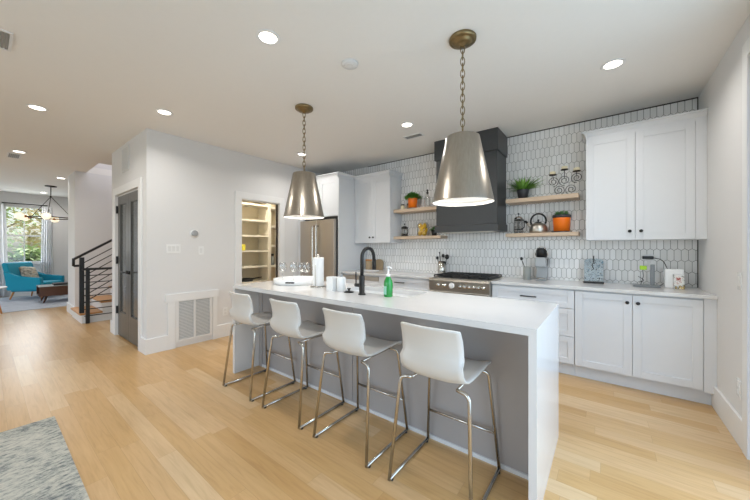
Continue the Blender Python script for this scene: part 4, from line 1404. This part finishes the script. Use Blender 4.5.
u = thing('coffee_table', 'dark walnut box coffee table with angled legs on pale rug', 'coffee table', (-10.55, 1.2, RUG))
MB().box(-.3, .3, -.42, .55, .36, .38, .002).box(-.3, .3, -.42, .55, .16, .18, .002).box(-.3, .3, .53, .55, .18, .36).box(.28, .3, -.42, .53, .18, .36).box(-.3, -.28, -.42, .53, .18, .36).build('case', M['walnut'], u)
MB().box(-.305, .305, -.425, .555, .38, .386).build('top', M['stone'], u)
for sx in (-1, 1):
    for y, ty in ((-.3, -.05), (.42, .05)):
        MB().tube([(sx * .22, y, .16), (sx * .26, y + ty, .008)], .024, 10, r_end=.014).build('leg', M['walnut'], u)
tag(MB().box(-10.7, -10.4, 1.02, 1.5, RUG + .386, RUG + .43, .004).build('black_tray', M['black']), 'black tray lying on the walnut coffee table', 'tray')
tag(MB().box(-10.78, -10.6, 1.3, 1.5, RUG + .4305, RUG + .51, .004).build('dark_book_box', M['bronze']), 'dark brown box on the coffee table tray', 'box')
bpy.data.objects['dark_book_box'].location.x = .12
u = thing('side_table', 'round white side table with angled wooden legs at left edge', 'side table', (-9.5, .02, 0))
MB().lathe([(0, .50), (.27, .50), (.28, .51), (.27, .525), (0, .525)], 0, 0, 0, 36).build('top', M['white'], u)
for k in range(3):
    a = R(50) + 2 * PI * k / 3
    MB().tube([(.14 * math.cos(a), .14 * math.sin(a), .5), (.26 * math.cos(a), .26 * math.sin(a), .0125)], .019, 10, r_end=.013).build('leg', M['legwood'], u)

# curtains and rod
u = thing('curtain_rod', 'black curtain rod above the living room window', 'curtain rod', (XF + .09, .69, 2.46))
MB().tube([(0, -.4, 0), (0, .4, 0)], .014, 10).build('rod', M['black'], u)
for y in (-.36, .36):
    MB().tube([(0, y, 0), (-.088, y, 0)], .008, 8).build('bracket', M['black'], u)
def curtain(y0, y1, bot0, bot1, label):
    rows = []
    n = 40
    for j in range(9):
        t = j / 8
        z = 2.44 - (2.44 - .03) * t
        row = []
        for i in range(n + 1):
            s = i / n
            y = (y0 + (y1 - y0) * s) * (1 - t) + (bot0 + (bot1 - bot0) * s) * t
            row.append((XF + .09 + .028 * math.sin(s * 2 * PI * 5), y, z))
        rows.append(row)
    tag(MB().quadstrip(rows, True, .003).build('curtain', M['curtain']), label, 'curtain', 'sheer curtains at the living room window')
curtain(-.1, .36, -.1, .41, 'sheer white curtain hanging left of the window')
curtain(.985, 1.17, .95, 1.2, 'sheer white curtain hanging right of the window')

# chandelier
u = thing('chandelier', 'black ring chandelier with six glowing globe bulbs in living room', 'chandelier', (-10.36, .97, H))
MB().lathe([(0, 0), (.1, 0), (.1, -.018), (.02, -.03), (0, -.03)], 0, 0, 0, 26).build('canopy', M['bronze'], u)
MB().tube([(0, 0, -.03), (0, 0, -.24)], .009, 8).ball((0, 0, -.25), .02).build('stem', M['bronze'], u)
RR = .41
ring = [(RR * math.cos(R(60 * k - 13)), RR * math.sin(R(60 * k - 13)), -.75) for k in range(6)]
b = MB()
for k in range(6):
    b.tube([ring[k], ring[(k + 1) % 6]], .012, 8)
b.build('ring', M['bronze'], u)
for k in range(0, 6):
    if k % 2 == 0:
        MB().tube([(0, 0, -.25), ring[k]], .006, 6).build('suspension_rod', M['bronze'], u)
for k in range(6):
    a = R(60 * k - 13)
    d = Vector((math.cos(a + 1.9), math.sin(a + 1.9), 0)) if False else Vector((math.cos(a), math.sin(a), 0))
    p = Vector(ring[k])
    MB().ball(p, .028).tube([p, p + d * .05], .028, 12).build('socket', M['copper'], u)
    MB().ball(p + d * .10, .075, 1, 1, 1, 3).build('globe', M['globe'], u)
